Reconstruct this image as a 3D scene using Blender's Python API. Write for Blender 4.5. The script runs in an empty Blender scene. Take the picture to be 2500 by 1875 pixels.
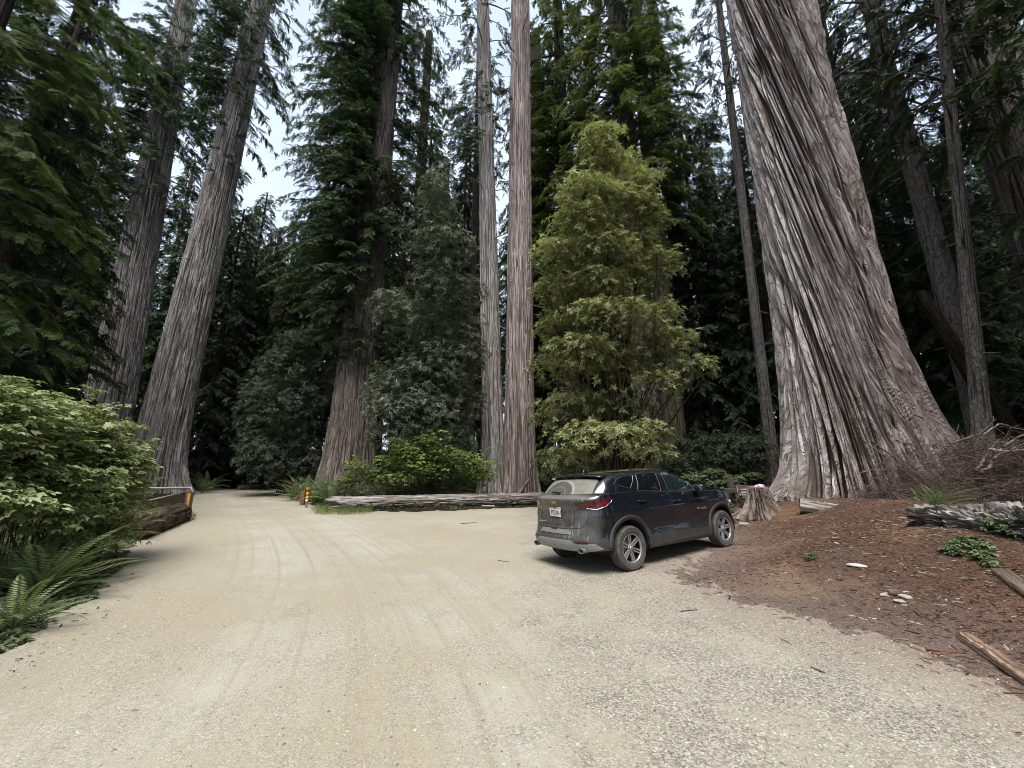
import bpy, bmesh, math, random
import numpy as np
from mathutils import Vector, Matrix
C = bpy.context.scene.collection
D = bpy.data
rs = np.random.RandomState(7)
random.seed(7)
PI = math.pi
# ------------------------------------------------------------------ camera model
F, PITCH, EYE = 940.0, 0.2230, 1.685          # photo pixels (2500 wide), radians, metres
CP, SP = math.cos(PITCH), math.sin(PITCH)
def ray(u, v):
    x = (u-1250.0)/F; y = (937.5-v)/F
    return np.array([x, CP-y*SP, SP+y*CP])
def at(u, v, zf):                              # world point seen at photo pixel (u, v), zf metres along the view axis
    return np.array([0, 0, EYE])+ray(u, v)*zf
# ------------------------------------------------------------------ noise
def _h(i, j, k, s):
    n = (i*374761393+j*668265263+k*2147483647+s*1274126177) & 0xFFFFFFFF
    n = ((n ^ (n >> 13))*1274126177) & 0xFFFFFFFF
    n = ((n ^ (n >> 16))*2246822519) & 0xFFFFFFFF
    return ((n ^ (n >> 15)) & 0xFFFFFF)/16777215.0
def vnoise(p, seed=0):
    p = np.asarray(p, float); f = np.floor(p); t = p-f; t = t*t*(3-2*t)
    i, j, k = [f[..., a].astype(np.int64) for a in range(3)]
    x, y, z = t[..., 0], t[..., 1], t[..., 2]
    def L(a, b, w): return a+(b-a)*w
    c = lambda a, b, d: _h(i+a, j+b, k+d, seed)
    return L(L(L(c(0,0,0), c(1,0,0), x), L(c(0,1,0), c(1,1,0), x), y), L(L(c(0,0,1), c(1,0,1), x), L(c(0,1,1), c(1,1,1), x), y), z)
_RT = np.array(Matrix.Rotation(.9, 3, 'X') @ Matrix.Rotation(.6, 3, 'Y') @ Matrix.Rotation(1.1, 3, 'Z'))
def fbm(p, o=4, seed=0):
    r = 0; a = .5; p = np.asarray(p, float)
    for q in range(o):
        r = r+a*vnoise(p, seed+q); p = (p@_RT)*2.03+17.1; a *= .5
    return r/(1-.5**o)
def n2(x, y, s=1.0, o=3, seed=0):
    x = np.asarray(x, float); y = np.asarray(y, float)
    return fbm(np.stack([x*s, y*s, np.zeros_like(x)+.37], -1), o, seed)-.5
def sstep(a, b, x):
    t = np.clip((x-a)/(b-a), 0, 1); return t*t*(3-2*t)
# ------------------------------------------------------------------ mesh helpers
def mesh_np(name, V, Fq, smooth=True, attrs=None):
    """V n x 3, Fq m x k face indices (all the same size) or a list of such arrays"""
    V = np.ascontiguousarray(V, np.float32)
    Fs = Fq if isinstance(Fq, list) else [Fq]
    Fs = [np.asarray(f, np.int32) for f in Fs if len(f)]
    me = D.meshes.new(name)
    me.vertices.add(len(V)); me.vertices.foreach_set('co', V.ravel())
    nl = sum(f.size for f in Fs); npol = sum(len(f) for f in Fs)
    me.loops.add(nl); me.polygons.add(npol)
    me.loops.foreach_set('vertex_index', np.concatenate([f.ravel() for f in Fs]))
    sizes = np.concatenate([np.full(len(f), f.shape[1], np.int32) for f in Fs])
    st = np.concatenate([[0], np.cumsum(sizes)[:-1]]).astype(np.int32)
    me.polygons.foreach_set('loop_start', st)
    me.polygons.foreach_set('use_smooth', np.full(npol, smooth, bool))
    me.update(calc_edges=True)
    for k, a in (attrs or {}).items():
        a = np.asarray(a, np.float32)
        if a.ndim == 1:
            at_ = me.attributes.new(k, 'FLOAT', 'POINT'); at_.data.foreach_set('value', np.ascontiguousarray(a))
        else:
            at_ = me.attributes.new(k, 'FLOAT_VECTOR', 'POINT'); at_.data.foreach_set('vector', np.ascontiguousarray(a).ravel())
    me.validate()
    return me
def link(name, me, mat=None, parent=None, loc=None):
    o = D.objects.new(name, me); C.objects.link(o)
    if mat is not None and me is not None and not me.materials: me.materials.append(mat)
    if parent is not None: o.parent = parent
    if loc is not None: o.location = loc
    return o
def tag(o, label=None, cat=None, group=None, kind=None):
    if label: o['label'] = label
    if cat: o['category'] = cat
    if group: o['group'] = group
    if kind: o['kind'] = kind
    return o
def empty(name, loc, label, cat, group=None, rz=0.0):
    o = D.objects.new(name, None); C.objects.link(o); o.location = [float(a) for a in loc]; o.rotation_euler = (0, 0, rz)
    o.empty_display_size = .2
    return tag(o, label, cat, group)
def copy_tree(o, parent=None):
    c = o.copy(); C.objects.link(c)
    if parent is not None: c.parent = parent
    for ch in list(o.children): copy_tree(ch, c)
    return c
def grid_faces(nr, nc, wrap=False):
    r = np.arange(nr-1)[:, None]; c = np.arange(nc if wrap else nc-1)[None, :]
    c2 = (c+1) % nc
    a = r*nc+c; b = r*nc+c2; d = (r+1)*nc+c2; e = (r+1)*nc+c
    return np.stack([a, b, d, e], -1).reshape(-1, 4)
class MB:
    """collects pieces for ONE mesh object"""
    def __init__(s): s.V = []; s.F = {}; s.n = 0; s.A = {}
    def add(s, V, Fq, **attrs):
        V = np.asarray(V, float); Fq = np.asarray(Fq, int)
        s.V.append(V); s.F.setdefault(Fq.shape[1], []).append(Fq+s.n)
        for k in set(list(attrs)+list(s.A)):
            lst = s.A.setdefault(k, [(s.n, None)] if s.n else [])
            lst.append((len(V), attrs.get(k)))
        s.n += len(V)
    def mesh(s, name, smooth=True):
        at_ = {}
        for k, lst in s.A.items():
            dim = next((np.asarray(a).ndim for n, a in lst if a is not None and not np.isscalar(a)), 1)
            parts = []
            for n, a in lst:
                if a is None: a = 0.0
                if np.isscalar(a): a = np.full(n, a) if dim == 1 else np.full((n, 3), a)
                parts.append(np.asarray(a, float))
            at_[k] = np.concatenate(parts)
        return mesh_np(name, np.concatenate(s.V), [np.concatenate(f) for f in s.F.values()], smooth, at_)
    def build(s, name, mat, parent=None, smooth=True, loc=None): return link(name, s.mesh(name, smooth), mat, parent, loc)
    def box(s, c, d, rot=None, bev=0.0):
        V = np.array([[x, y, z] for x in (-.5, .5) for y in (-.5, .5) for z in (-.5, .5)])*np.array(d)
        if bev > 0:
            bm = bmesh.new(); bmesh.ops.create_cube(bm, size=1.0)
            for v in bm.verts: v.co = Vector((v.co.x*d[0], v.co.y*d[1], v.co.z*d[2]))
            bmesh.ops.bevel(bm, geom=list(bm.edges), offset=bev, segments=2, affect='EDGES', profile=.6)
            bm.verts.index_update()
            V = np.array([v.co[:] for v in bm.verts]); fs = {}
            for f in bm.faces: fs.setdefault(len(f.verts), []).append([v.index for v in f.verts])
            bm.free()
            if rot is not None: V = V@np.array(rot).T
            V = V+np.array(c); first = True; n0 = s.n
            s.V.append(V); s.n += len(V)
            for k, f in fs.items(): s.F.setdefault(k, []).append(np.array(f)+n0)
            for k in s.A: s.A[k].append((len(V), None))
            return
        Fq = [[0,1,3,2],[4,6,7,5],[0,4,5,1],[2,3,7,6],[0,2,6,4],[1,5,7,3]]
        if rot is not None: V = V@np.array(rot).T
        s.add(V+np.array(c), Fq)
    def tube(s, P, R, n=8, cap=True, **attrs):
        V, Fq = tube_np(P, R, n); attrs = {k: (np.repeat(np.asarray(a), n, 0) if a is not None and not np.isscalar(a) else a) for k, a in attrs.items()}; s.add(V, Fq, **attrs)
        if cap:
            for ring, flip in ((np.arange(n), True), (np.arange(n)+len(V)-n, False)):
                f = ring[::-1] if flip else ring
                s.F.setdefault(n, []).append(np.array([f])+s.n-len(V))
def frames(P):
    P = np.asarray(P, float); T = np.gradient(P, axis=0); T /= np.linalg.norm(T, axis=1)[:, None]+1e-12
    up = np.array([0, 0, 1.0]) if abs(T[0, 2]) < .9 else np.array([1.0, 0, 0])
    N = np.zeros_like(P); a = np.cross(T[0], up); a /= np.linalg.norm(a)
    for i in range(len(P)):
        a = a-T[i]*np.dot(a, T[i]); a /= np.linalg.norm(a)+1e-12; N[i] = a
    return T, N, np.cross(T, N)
def tube_np(P, R, n=8):
    P = np.asarray(P, float); R = np.broadcast_to(np.asarray(R, float), (len(P),))
    T, N, B = frames(P); th = np.arange(n)*2*PI/n
    V = P[:, None]+R[:, None, None]*(np.cos(th)[None, :, None]*N[:, None]+np.sin(th)[None, :, None]*B[:, None])
    return V.reshape(-1, 3), grid_faces(len(P), n, True)[:, ::-1]
def rotm(ax, ay, az):
    return np.array(Matrix.Rotation(az, 3, 'Z') @ Matrix.Rotation(ay, 3, 'Y') @ Matrix.Rotation(ax, 3, 'X'))
def lathe(prof, n=32, axis='Z'):
    prof = np.array(prof, float); th = np.arange(n)*2*PI/n
    V = np.stack([prof[:, 0:1]*np.cos(th), prof[:, 0:1]*np.sin(th), np.repeat(prof[:, 1:2], n, 1)], -1).reshape(-1, 3)
    if axis == 'Y': V = V[:, [0, 2, 1]]*np.array([1, 1, 1.0])
    return V, grid_faces(len(prof), n, True)
# ------------------------------------------------------------------ materials
class NT:
    def __init__(s, name):
        s.m = D.materials.new(name); s.m.use_nodes = True; s.t = s.m.node_tree; s.t.nodes.clear()
        s.out = s.t.nodes.new('ShaderNodeOutputMaterial')
    def n(s, typ, **kw):
        nd = s.t.nodes.new(typ)
        for k, v in kw.items():
            if k.startswith('i_'): continue
            setattr(nd, k, v)
        return nd
    def l(s, a, b): s.t.links.new(a, b)
    def val(s, sock, v):
        if hasattr(v, 'is_linked') or isinstance(v, bpy.types.NodeSocket): s.l(v, sock)
        elif isinstance(v, (tuple, list)) and len(v) == 3 and sock.type == 'RGBA': sock.default_value = (*v, 1)
        else: sock.default_value = v
    def coord(s, which='Object'): return s.n('ShaderNodeTexCoord').outputs[which]
    def attr(s, name, out='Fac'): return s.n('ShaderNodeAttribute', attribute_name=name).outputs[out]
    def mapping(s, v, scale=(1,1,1), loc=(0,0,0), rot=(0,0,0)):
        m = s.n('ShaderNodeMapping'); s.l(v, m.inputs['Vector']); m.inputs['Scale'].default_value = scale; m.inputs['Location'].default_value = loc; m.inputs['Rotation'].default_value = rot
        return m.outputs[0]
    def noise(s, v, scale=5, detail=4, rough=.55, dist=0, out='Fac'):
        n = s.n('ShaderNodeTexNoise'); s.l(v, n.inputs['Vector']); n.inputs['Scale'].default_value = scale; n.inputs['Detail'].default_value = detail; n.inputs['Roughness'].default_value = rough; n.inputs['Distortion'].default_value = dist
        return n.outputs[out]
    def voro(s, v, scale=5, feature='F1', out='Distance', rand=1.0):
        n = s.n('ShaderNodeTexVoronoi', feature=feature); s.l(v, n.inputs['Vector']); n.inputs['Scale'].default_value = scale; n.inputs['Randomness'].default_value = rand
        return n.outputs[out]
    def ramp(s, fac, stops, interp='LINEAR'):
        mx = max(p for p, c in stops)
        if mx > 1: fac = s.math('MULTIPLY', fac, 1.0/mx); stops = [(p/mx, c) for p, c in stops]
        r = s.n('ShaderNodeValToRGB'); r.color_ramp.interpolation = interp; s.l(fac, r.inputs[0]); el = r.color_ramp.elements
        while len(el) < len(stops): el.new(.5)
        for e, (p, c) in zip(el, stops):
            e.position = p; e.color = (*c, 1) if isinstance(c, (tuple, list)) else (c, c, c, 1)
        return r.outputs[0]
    def mix(s, f, a, b, blend='MIX'):
        m = s.n('ShaderNodeMix', data_type='RGBA', blend_type=blend); s.val(m.inputs[0], f); s.val(m.inputs[6], a); s.val(m.inputs[7], b)
        return m.outputs[2]
    def math(s, op, a, b=None, c=None, clamp=False):
        m = s.n('ShaderNodeMath', operation=op, use_clamp=clamp); s.val(m.inputs[0], a)
        if b is not None: s.val(m.inputs[1], b)
        if c is not None: s.val(m.inputs[2], c)
        return m.outputs[0]
    def bump(s, h, strength=.5, dist=.02, normal=None):
        b = s.n('ShaderNodeBump'); s.val(b.inputs['Height'], h); b.inputs['Strength'].default_value = strength; b.inputs['Distance'].default_value = dist
        if normal is not None: s.l(normal, b.inputs['Normal'])
        return b.outputs[0]
    def bsdf(s, color, rough=.7, normal=None, metal=0.0, spec=.5, **kw):
        p = s.n('ShaderNodeBsdfPrincipled'); s.val(p.inputs['Base Color'], color); s.val(p.inputs['Roughness'], rough); s.val(p.inputs['Metallic'], metal); s.val(p.inputs['Specular IOR Level'], spec)
        for k, v in kw.items(): s.val(p.inputs[k.replace('_', ' ')], v)
        if normal is not None: s.l(normal, p.inputs['Normal'])
        s.p = p
        return p.outputs[0]
    def done(s, sh): s.l(sh, s.out.inputs['Surface']); return s.m
def plain(name, color, rough=.6, metal=0.0, spec=.5, var=.12, scale=30, bump=0.0, coat=0.0):
    t = NT(name); co = t.coord()
    nz = t.noise(co, scale, 5)
    dark = tuple(c*(1-var*2) for c in color); lite = tuple(min(1, c*(1+var)) for c in color)
    col = t.ramp(nz, [(.3, dark), (.7, lite)])
    nm = t.bump(t.noise(co, scale*2, 6), .4, bump) if bump else None
    return t.done(t.bsdf(col, rough, nm, metal, spec, **({'Coat_Weight': coat} if coat else {})))
def leaf_mat(name, dark, mid, lite, rough=.5, trans=.3, spec=.4, dead=None, scale=.35):
    """leaf colour varies from leaf to leaf (attribute rnd, on shrubs with top light painted in) and in patches over the plant"""
    t = NT(name); r = t.attr('rnd'); co = t.coord('Object')
    nz = t.noise(co, scale, 3)
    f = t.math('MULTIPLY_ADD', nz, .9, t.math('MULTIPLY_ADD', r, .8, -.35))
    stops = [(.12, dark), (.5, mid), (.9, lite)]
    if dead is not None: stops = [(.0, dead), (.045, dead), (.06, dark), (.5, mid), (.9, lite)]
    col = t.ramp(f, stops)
    sh = t.bsdf(col, rough, None, 0, spec)
    tr = t.n('ShaderNodeBsdfTranslucent'); t.l(t.mix(1.0, col, (1.0, 1.0, .55), 'MULTIPLY'), tr.inputs[0])
    mx = t.n('ShaderNodeMixShader'); mx.inputs[0].default_value = trans; t.l(sh, mx.inputs[1]); t.l(tr.outputs[0], mx.inputs[2])
    return t.done(mx.outputs[0])
def bark_mat(name, ridge, furrow, moss=None, k=(7, 7, .8), bumpd=.05, pale=None, mossz=3.0, plates=0.0, zone=.75):
    """fibrous bark: pale strips with fine fibres, split by narrow dark fissures (mesh furrows come in through dp)"""
    t = NT(name); b = t.attr('bk', 'Vector'); dp = t.attr('dp')
    def crack(sc, w, dist=.5, det=3):
        n = t.noise(t.mapping(b, sc), 1.0, det, .55, dist)
        return t.ramp(t.math('ABSOLUTE', t.math('SUBTRACT', n, .5)), [(0.0, 1.0), (w*.45, .8), (w, 0.0)])
    n1 = t.noise(t.mapping(b, k), 1.0, 7, .68, .3)
    fib = t.noise(t.mapping(b, (k[0]*4.5, k[1]*4.5, k[2]*1.6)), 1.0, 4, .7)
    n3 = t.noise(t.mapping(b, (.45, .45, .10)), 1.0, 4)
    patch = t.noise(t.mapping(b, (k[0]*.45, k[1]*.45, k[2]*.5)), 1.0, 5, .65)
    c1 = crack((k[0]*.62, k[1]*.62, k[2]*.45), .036); c2 = crack((k[0]*1.7, k[1]*1.7, k[2]*1.5), .045)
    gap = t.ramp(dp, [(.05, 1.0), (.30, 0.0)])
    mid = tuple(.45*a+.55*c for a, c in zip(furrow, ridge)); dk = tuple(c*.38 for c in furrow)
    col = t.mix(t.ramp(n1, [(.36, 0.0), (.62, 1.0)]), mid, ridge)
    if pale is not None: col = t.mix(t.ramp(patch, [(.48, 0.0), (.66, .85)]), col, pale)
    col = t.mix(t.ramp(n3, [(.46, 0.0), (.66, zone)]), col, tuple(.75*a+.25*c for a, c in zip(furrow, ridge)))
    fcol = t.ramp(fib, [(.30, .42), (.5, .92), (.7, 1.18)])
    col = t.mix(1.0, col, fcol, 'MULTIPLY')
    if moss is not None:
        sep = t.n('ShaderNodeSeparateXYZ'); t.l(b, sep.inputs[0])
        hz = t.math('MULTIPLY_ADD', sep.outputs[2], -1.0/mossz, 1.0, clamp=True)
        m = t.math('MULTIPLY', hz, t.ramp(t.noise(t.mapping(b, (2.5, 2.5, 1.5)), 1.0, 7, .75), [(.46, 0.0), (.62, .8)]))
        col = t.mix(m, col, moss)
    dark = t.math('MAXIMUM', t.math('MULTIPLY', c1, .7), t.math('MULTIPLY', c2, .45))
    dark = t.math('MAXIMUM', dark, t.math('MULTIPLY', gap, .95))
    if plates:
        sep2 = t.n('ShaderNodeSeparateXYZ'); t.l(b, sep2.inputs[0])
        lowm = t.math('MULTIPLY_ADD', sep2.outputs[2], -1.0/plates, 1.0, clamp=True)
        c3 = crack((k[0]*1.1, k[1]*1.1, k[2]*2.2), .04, .4)
        dark = t.math('MAXIMUM', dark, t.math('MULTIPLY', c3, t.math('MULTIPLY', lowm, .7)))
    col = t.mix(dark, col, dk)
    hh = t.math('SUBTRACT', t.math('ADD', t.math('MULTIPLY', n1, .5), t.math('MULTIPLY', fib, .35)), t.math('MULTIPLY', dark, .8))
    return t.done(t.bsdf(col, .92, t.bump(hh, 1.0, bumpd), 0, .15))
def wood_mat(name, lite, dark, k=(3, 40, 40), rough=.85, bumpd=.01, axis='bk'):
    t = NT(name); b = t.attr('bk', 'Vector')
    n1 = t.noise(t.mapping(b, k), 1.0, 6, .6, .4); n3 = t.noise(t.mapping(b, (k[0]*.5, k[1]*.1, k[2]*.1)), 1.0, 4)
    f = t.math('ADD', t.math('MULTIPLY', n1, .65), t.math('MULTIPLY', n3, .35))
    col = t.ramp(f, [(.32, tuple(c*.3 for c in dark)), (.45, dark), (.62, lite)])
    nc = t.noise(t.mapping(b, (k[0]*.8, k[1]*.8, k[2]*.5)), 1.0, 3, .55, .6); ck = t.ramp(t.math('ABSOLUTE', t.math('SUBTRACT', nc, .5)), [(0.0, 1.0), (.015, .8), (.035, 0.0)])
    gp = t.ramp(t.attr('dp'), [(.10, 1.0), (.35, 0.0)])
    col = t.mix(t.math('MAXIMUM', t.math('MULTIPLY', ck, .7), t.math('MULTIPLY', gp, .75)), col, tuple(c*.15 for c in dark))
    return t.done(t.bsdf(col, rough, t.bump(n1, .8, bumpd), 0, .2))
# ------------------------------------------------------------------ terrain
GRAVEL = np.array([(-2.6,-14),(-3.4,-4),(-4.2,2.0),(-5.0,4.2),(-6.0,5.7),(-8.4,9.0),(-11.6,14.3),(-17.2,21.8),(-26,33),(-36,47),(-30,52),(-20.8,36.3),(-14.2,26.0),(-10.0,19.7),(-7.6,17.2),(-5.2,16.8),(-3,17.3),(1.2,19.2),(4.0,17.5),(5.2,13.5),(5.3,10.6),(4.1,8.4),(3.0,6.9),(3.25,5.6),(3.7,4.8),(3.95,3.8),(4.0,3.2),(4.2,1.2),(4.5,-4),(5,-14)])
MOUND = np.array([(4.4,-14),(3.9,1.0),(3.8,3.4),(3.7,4.1),(3.45,5.0),(2.9,5.8),(2.5,6.7),(3.2,7.6),(4.1,8.7),(5.0,10.3),(5.5,11.8),(5.3,13.5),(7.0,20),(14,27),(26,27),(26,-14)])
ROADC = [(-.1,-12),(-.3,-4),(-.6,1.5),(-1.6,4.5),(-3.6,8.5),(-8.2,14.8),(-13.6,21.5),(-23,33),(-33,48)]
def road_lat(x, y):
    """signed distance from the middle of the lane"""
    best = np.full(np.shape(x), 1e9); sgn = np.zeros(np.shape(x))
    P = np.array(ROADC, float); q = np.linspace(0, len(P)-1, 120); P = np.stack([np.interp(q, np.arange(len(P)), P[:, i]) for i in (0, 1)], 1); P = np.stack([np.convolve(np.pad(P[:, i], 8, mode='reflect', reflect_type='odd'), np.ones(17)/17, 'valid') for i in (0, 1)], 1)
    for (ax, ay), (bx, by) in zip(P[:-1], P[1:]):
        ex, ey = bx-ax, by-ay; t = np.clip(((x-ax)*ex+(y-ay)*ey)/(ex*ex+ey*ey), 0, 1); dx, dy = x-ax-t*ex, y-ay-t*ey; d = np.hypot(dx, dy); m = d < best
        best = np.where(m, d, best); sgn = np.where(m, np.sign(ex*dy-ey*dx), sgn)
    return best*-sgn
def sdist(px, py, poly):
    """signed distance to a polygon, positive inside"""
    px = np.asarray(px, float); py = np.asarray(py, float)
    d = np.full(px.shape, 1e9); ins = np.zeros(px.shape, bool); n = len(poly)
    for i in range(n):
        ax, ay = poly[i]; bx, by = poly[(i+1) % n]
        ex, ey = bx-ax, by-ay
        t = np.clip(((px-ax)*ex+(py-ay)*ey)/(ex*ex+ey*ey), 0, 1)
        d = np.minimum(d, np.hypot(px-ax-t*ex, py-ay-t*ey))
        c = ((ay > py) != (by > py))
        with np.errstate(divide='ignore', invalid='ignore'):
            xi = ax+(py-ay)*ex/(ey if ey != 0 else 1e-12)
        ins ^= c & (px < xi)
    return np.where(ins, d, -d)
CAR_P = np.array([2.816, 8.658, .0392]); CAR_YAW, CAR_PITCH, CAR_ROLL = .5593, .0396, -.040
def height(x, y):
    x = np.asarray(x, float); y = np.asarray(y, float)
    sg = sdist(x, y, GRAVEL); sm = sdist(x, y, MOUND)
    z = .92*sstep(0, 4.0, sm-.1+.25*n2(x, y, .9, 2, 3))
    z = z+.10*np.exp(-((x-8.3)**2/1.6+(y-9.6)**2/.9))-.04*np.exp(-((x-6.6)**2/.8+(y-10.7)**2/1.0))
    off = np.clip(-sg, 0, 60)*(sm < 0)
    z = z+.22*sstep(.2, 2.5, off)+.5*sstep(4, 30, off)*(.5+n2(x, y, .15, 2, 5)*1.2)
    r = np.hypot(x, y)
    z = z+n2(x, y, .5, 3, 9)*(.10*sstep(0, 2, np.maximum(off, sm))+.02)+n2(x, y, 3.0, 3, 10)*(.085*sstep(0, .6, np.maximum(off, sm))+.006)
    z = z-np.clip(y-40, 0, 100)*.03*(off < 8)+sstep(55, 130, r)*11*(.7+n2(x, y, .03, 2, 8))
    # ground under the car follows the four wheels
    dx, dy = x-CAR_P[0], y-CAR_P[1]
    cx = dx*math.cos(CAR_YAW)+dy*math.sin(CAR_YAW); cy = -dx*math.sin(CAR_YAW)+dy*math.cos(CAR_YAW)
    w = (1-sstep(1.55, 2.5, np.abs(cx)))*(1-sstep(1.0, 1.9, np.abs(cy)))
    plane = CAR_P[2]+cx*CAR_PITCH+cy*CAR_ROLL
    return z*(1-w)+(plane+n2(x, y, 3.0, 3, 10)*.006)*w
def H1(x, y): return float(height(np.array([x]), np.array([y]))[0])
def hit(u, v, tmin=2.0, tmax=60.0):
    d = ray(u, v); t = np.linspace(tmin, tmax, 4000)
    P = d[None]*t[:, None]; P[:, 2] += EYE
    g = P[:, 2]-height(P[:, 0], P[:, 1])
    k = np.argmax(g < 0)
    return P[k] if g[k] < 0 else P[-1]
def polar(na, rr, a0=-PI, a1=PI):
    th = np.linspace(a0, a1, na); T, R_ = np.meshgrid(th, rr)
    return R_*np.sin(T), R_*np.cos(T)
def ang_samples():
    a = np.radians(np.concatenate([np.linspace(-180, -64, 50), np.linspace(-63, 63, 420), np.linspace(64, 180, 50)])); return a
RR = np.concatenate([[.05, .6, 1.0], np.geomspace(1.3, 30, 330), np.geomspace(30.5, 220, 50)])
def sheet(name, zoff, mat, keep=None):
    a = ang_samples(); T, R_ = np.meshgrid(a, RR); X = R_*np.sin(T); Y = R_*np.cos(T)
    Z = height(X, Y)+zoff(X, Y)
    V = np.stack([X, Y, Z], -1).reshape(-1, 3); Fq = grid_faces(len(RR), len(a))[:, ::-1]
    if keep is not None:
        k = keep(X, Y).reshape(-1); m = k[Fq].any(1); Fq = Fq[m]
        idx = np.full(len(V), -1); u = np.unique(Fq); idx[u] = np.arange(len(u)); V = V[u]; Fq = idx[Fq]
    at_ = {'gs': sdist(V[:, 0], V[:, 1], GRAVEL), 'ms': sdist(V[:, 0], V[:, 1], MOUND), 'rd': road_lat(V[:, 0], V[:, 1])}
    o = link(name, mesh_np(name, V, Fq, True, at_), mat); return tag(o, kind='structure')
# --- materials
def mat_forest():
    t = NT('forest_floor_litter'); co = t.coord()
    n1 = t.noise(co, 3, 6, .65); n2_ = t.noise(co, 40, 5, .7); n3 = t.noise(co, .35, 3)
    col = t.ramp(t.math('ADD', t.math('MULTIPLY', n1, .5), t.math('MULTIPLY', n2_, .5)), [(.33, (.012, .009, .006)), (.5, (.04, .027, .017)), (.66, (.09, .06, .036))])
    col = t.mix(t.ramp(n3, [(.45, 0.0), (.62, .7)]), col, (.025, .035, .012))
    return t.done(t.bsdf(col, .95, t.bump(t.math('ADD', n1, n2_), 1.0, .05), 0, .1))
def mat_gravel():
    t = NT('gravel_road_surface'); co = t.coord(); gs = t.attr('gs')
    big = t.noise(co, .28, 4, .6); mid = t.noise(co, 1.6, 5, .6); fine = t.noise(co, 60, 4, .7)
    # wheel tracks of paler packed fines run along the road
    rd = t.attr('rd'); cx_ = t.n('ShaderNodeCombineXYZ'); sy0 = t.n('ShaderNodeSeparateXYZ'); t.l(co, sy0.inputs[0]); t.l(rd, cx_.inputs[0]); t.l(sy0.outputs[1], cx_.inputs[1])
    streak = t.noise(t.mapping(cx_.outputs[0], (7.5, .07, 1)), 1.0, 5, .65, .1); wide = t.noise(t.mapping(cx_.outputs[0], (1.1, .10, 1)), 1.0, 3)
    lat = t.math('MULTIPLY', t.math('ABSOLUTE', t.math('ADD', rd, t.math('MULTIPLY_ADD', wide, .5, -.25))), .5)
    trk = t.ramp(lat, [(.08, .15), (.42, .85), (.50, .95), (.66, .55), (.95, .0)])
    tr = t.math('MULTIPLY', trk, t.ramp(streak, [(.3, .35), (.65, 1.0)]))
    v1 = t.voro(co, 66); v2 = t.voro(co, 66, out='Color'); v3 = t.voro(co, 150); v4 = t.voro(co, 18, out='Color'); v4d = t.voro(co, 18)
    fines = t.ramp(t.math('ADD', t.math('MULTIPLY', mid, .5), t.math('MULTIPLY', fine, .5)), [(.32, (.27, .235, .17)), (.5, (.425, .393, .308)), (.68, (.505, .478, .385))])
    pale = t.mix(tr, fines, (.485, .472, .405))
    pale = t.mix(t.math('MULTIPLY', t.ramp(lat, [(.0, .5), (1.6, .1)]), t.ramp(streak, [(.36, 1.0), (.5, 0.0)])), pale, (.25, .215, .165))
    warm = t.mix(t.ramp(big, [(.40, .9), (.58, 0.0)]), pale, (.375, .328, .235))
    sep = t.n('ShaderNodeSeparateColor'); t.l(v2, sep.inputs[0])
    stone = t.ramp(sep.outputs[0], [(0, (.13, .125, .11)), (.35, (.27, .255, .22)), (.7, (.40, .375, .32)), (1, (.54, .51, .45))])
    stone = t.mix(t.ramp(v1, [(.0, 0.0), (.55, .0), (.85, .75)]), stone, (.06, .052, .045))
    # coarse loose gravel on the near right and along the edges
    sx = t.n('ShaderNodeSeparateXYZ'); t.l(co, sx.inputs[0])
    q = t.math('ADD', t.math('MULTIPLY', sx.outputs[0], .42), t.math('MULTIPLY', mid, 1.4))
    right = t.ramp(q, [(.55, 0.0), (1.0, .85)])
    edge = t.ramp(t.math('ADD', gs, t.math('MULTIPLY', mid, .9)), [(.5, .65), (1.0, 0.0)])
    loose = t.math('MAXIMUM', right, t.math('MULTIPLY', edge, 1.0), clamp=True)
    patch = t.math('MULTIPLY', loose, t.ramp(t.noise(co, 1.3, 6, .72), [(.36, .22), (.58, 1.0)]))
    few = t.ramp(t.math('ADD', mid, t.math('MULTIPLY', fine, .3)), [(.5, 0.15), (.8, .8)])
    patch = t.math('MAXIMUM', patch, t.math('MULTIPLY', few, .55))
    col = t.mix(patch, warm, stone)
    # reddish duff where the lot meets the mound and the log
    duff = t.math('MULTIPLY', t.ramp(t.math('ADD', gs, t.math('MULTIPLY', mid, 1.3)), [(.35, 1.0), (1.0, .7), (1.9, 0.0)]), t.ramp(fine, [(.3, 1.0), (.7, .7)]))
    far = t.ramp(t.noise(co, .45, 4), [(.42, .0), (.64, .35)])
    lot = t.math('MULTIPLY', far, t.ramp(t.math('MULTIPLY_ADD', sx.outputs[0], .12, t.math('MULTIPLY_ADD', sx.outputs[1], .035, .0)), [(.2, 0.0), (.55, 1.0)]))
    col = t.mix(t.math('MAXIMUM', t.math('MULTIPLY', duff, t.ramp(sx.outputs[0], [(0.0, .6), (1.0, 1.0)])), lot), col, t.mix(t.ramp(sx.outputs[0], [(0.0, 0.0), (1.0, 1.0)]), (.30, .262, .205), (.265, .20, .163)))
    hh = t.math('ADD', t.math('MULTIPLY', t.math('SUBTRACT', 1.0, v1), t.math('MULTIPLY_ADD', patch, .8, .1)), t.math('MULTIPLY', t.math('SUBTRACT', 1.0, v3), .35))
    hh = t.math('ADD', hh, t.math('MULTIPLY', mid, .8))
    return t.done(t.bsdf(col, .92, t.bump(hh, .9, .014), 0, .15))
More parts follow.
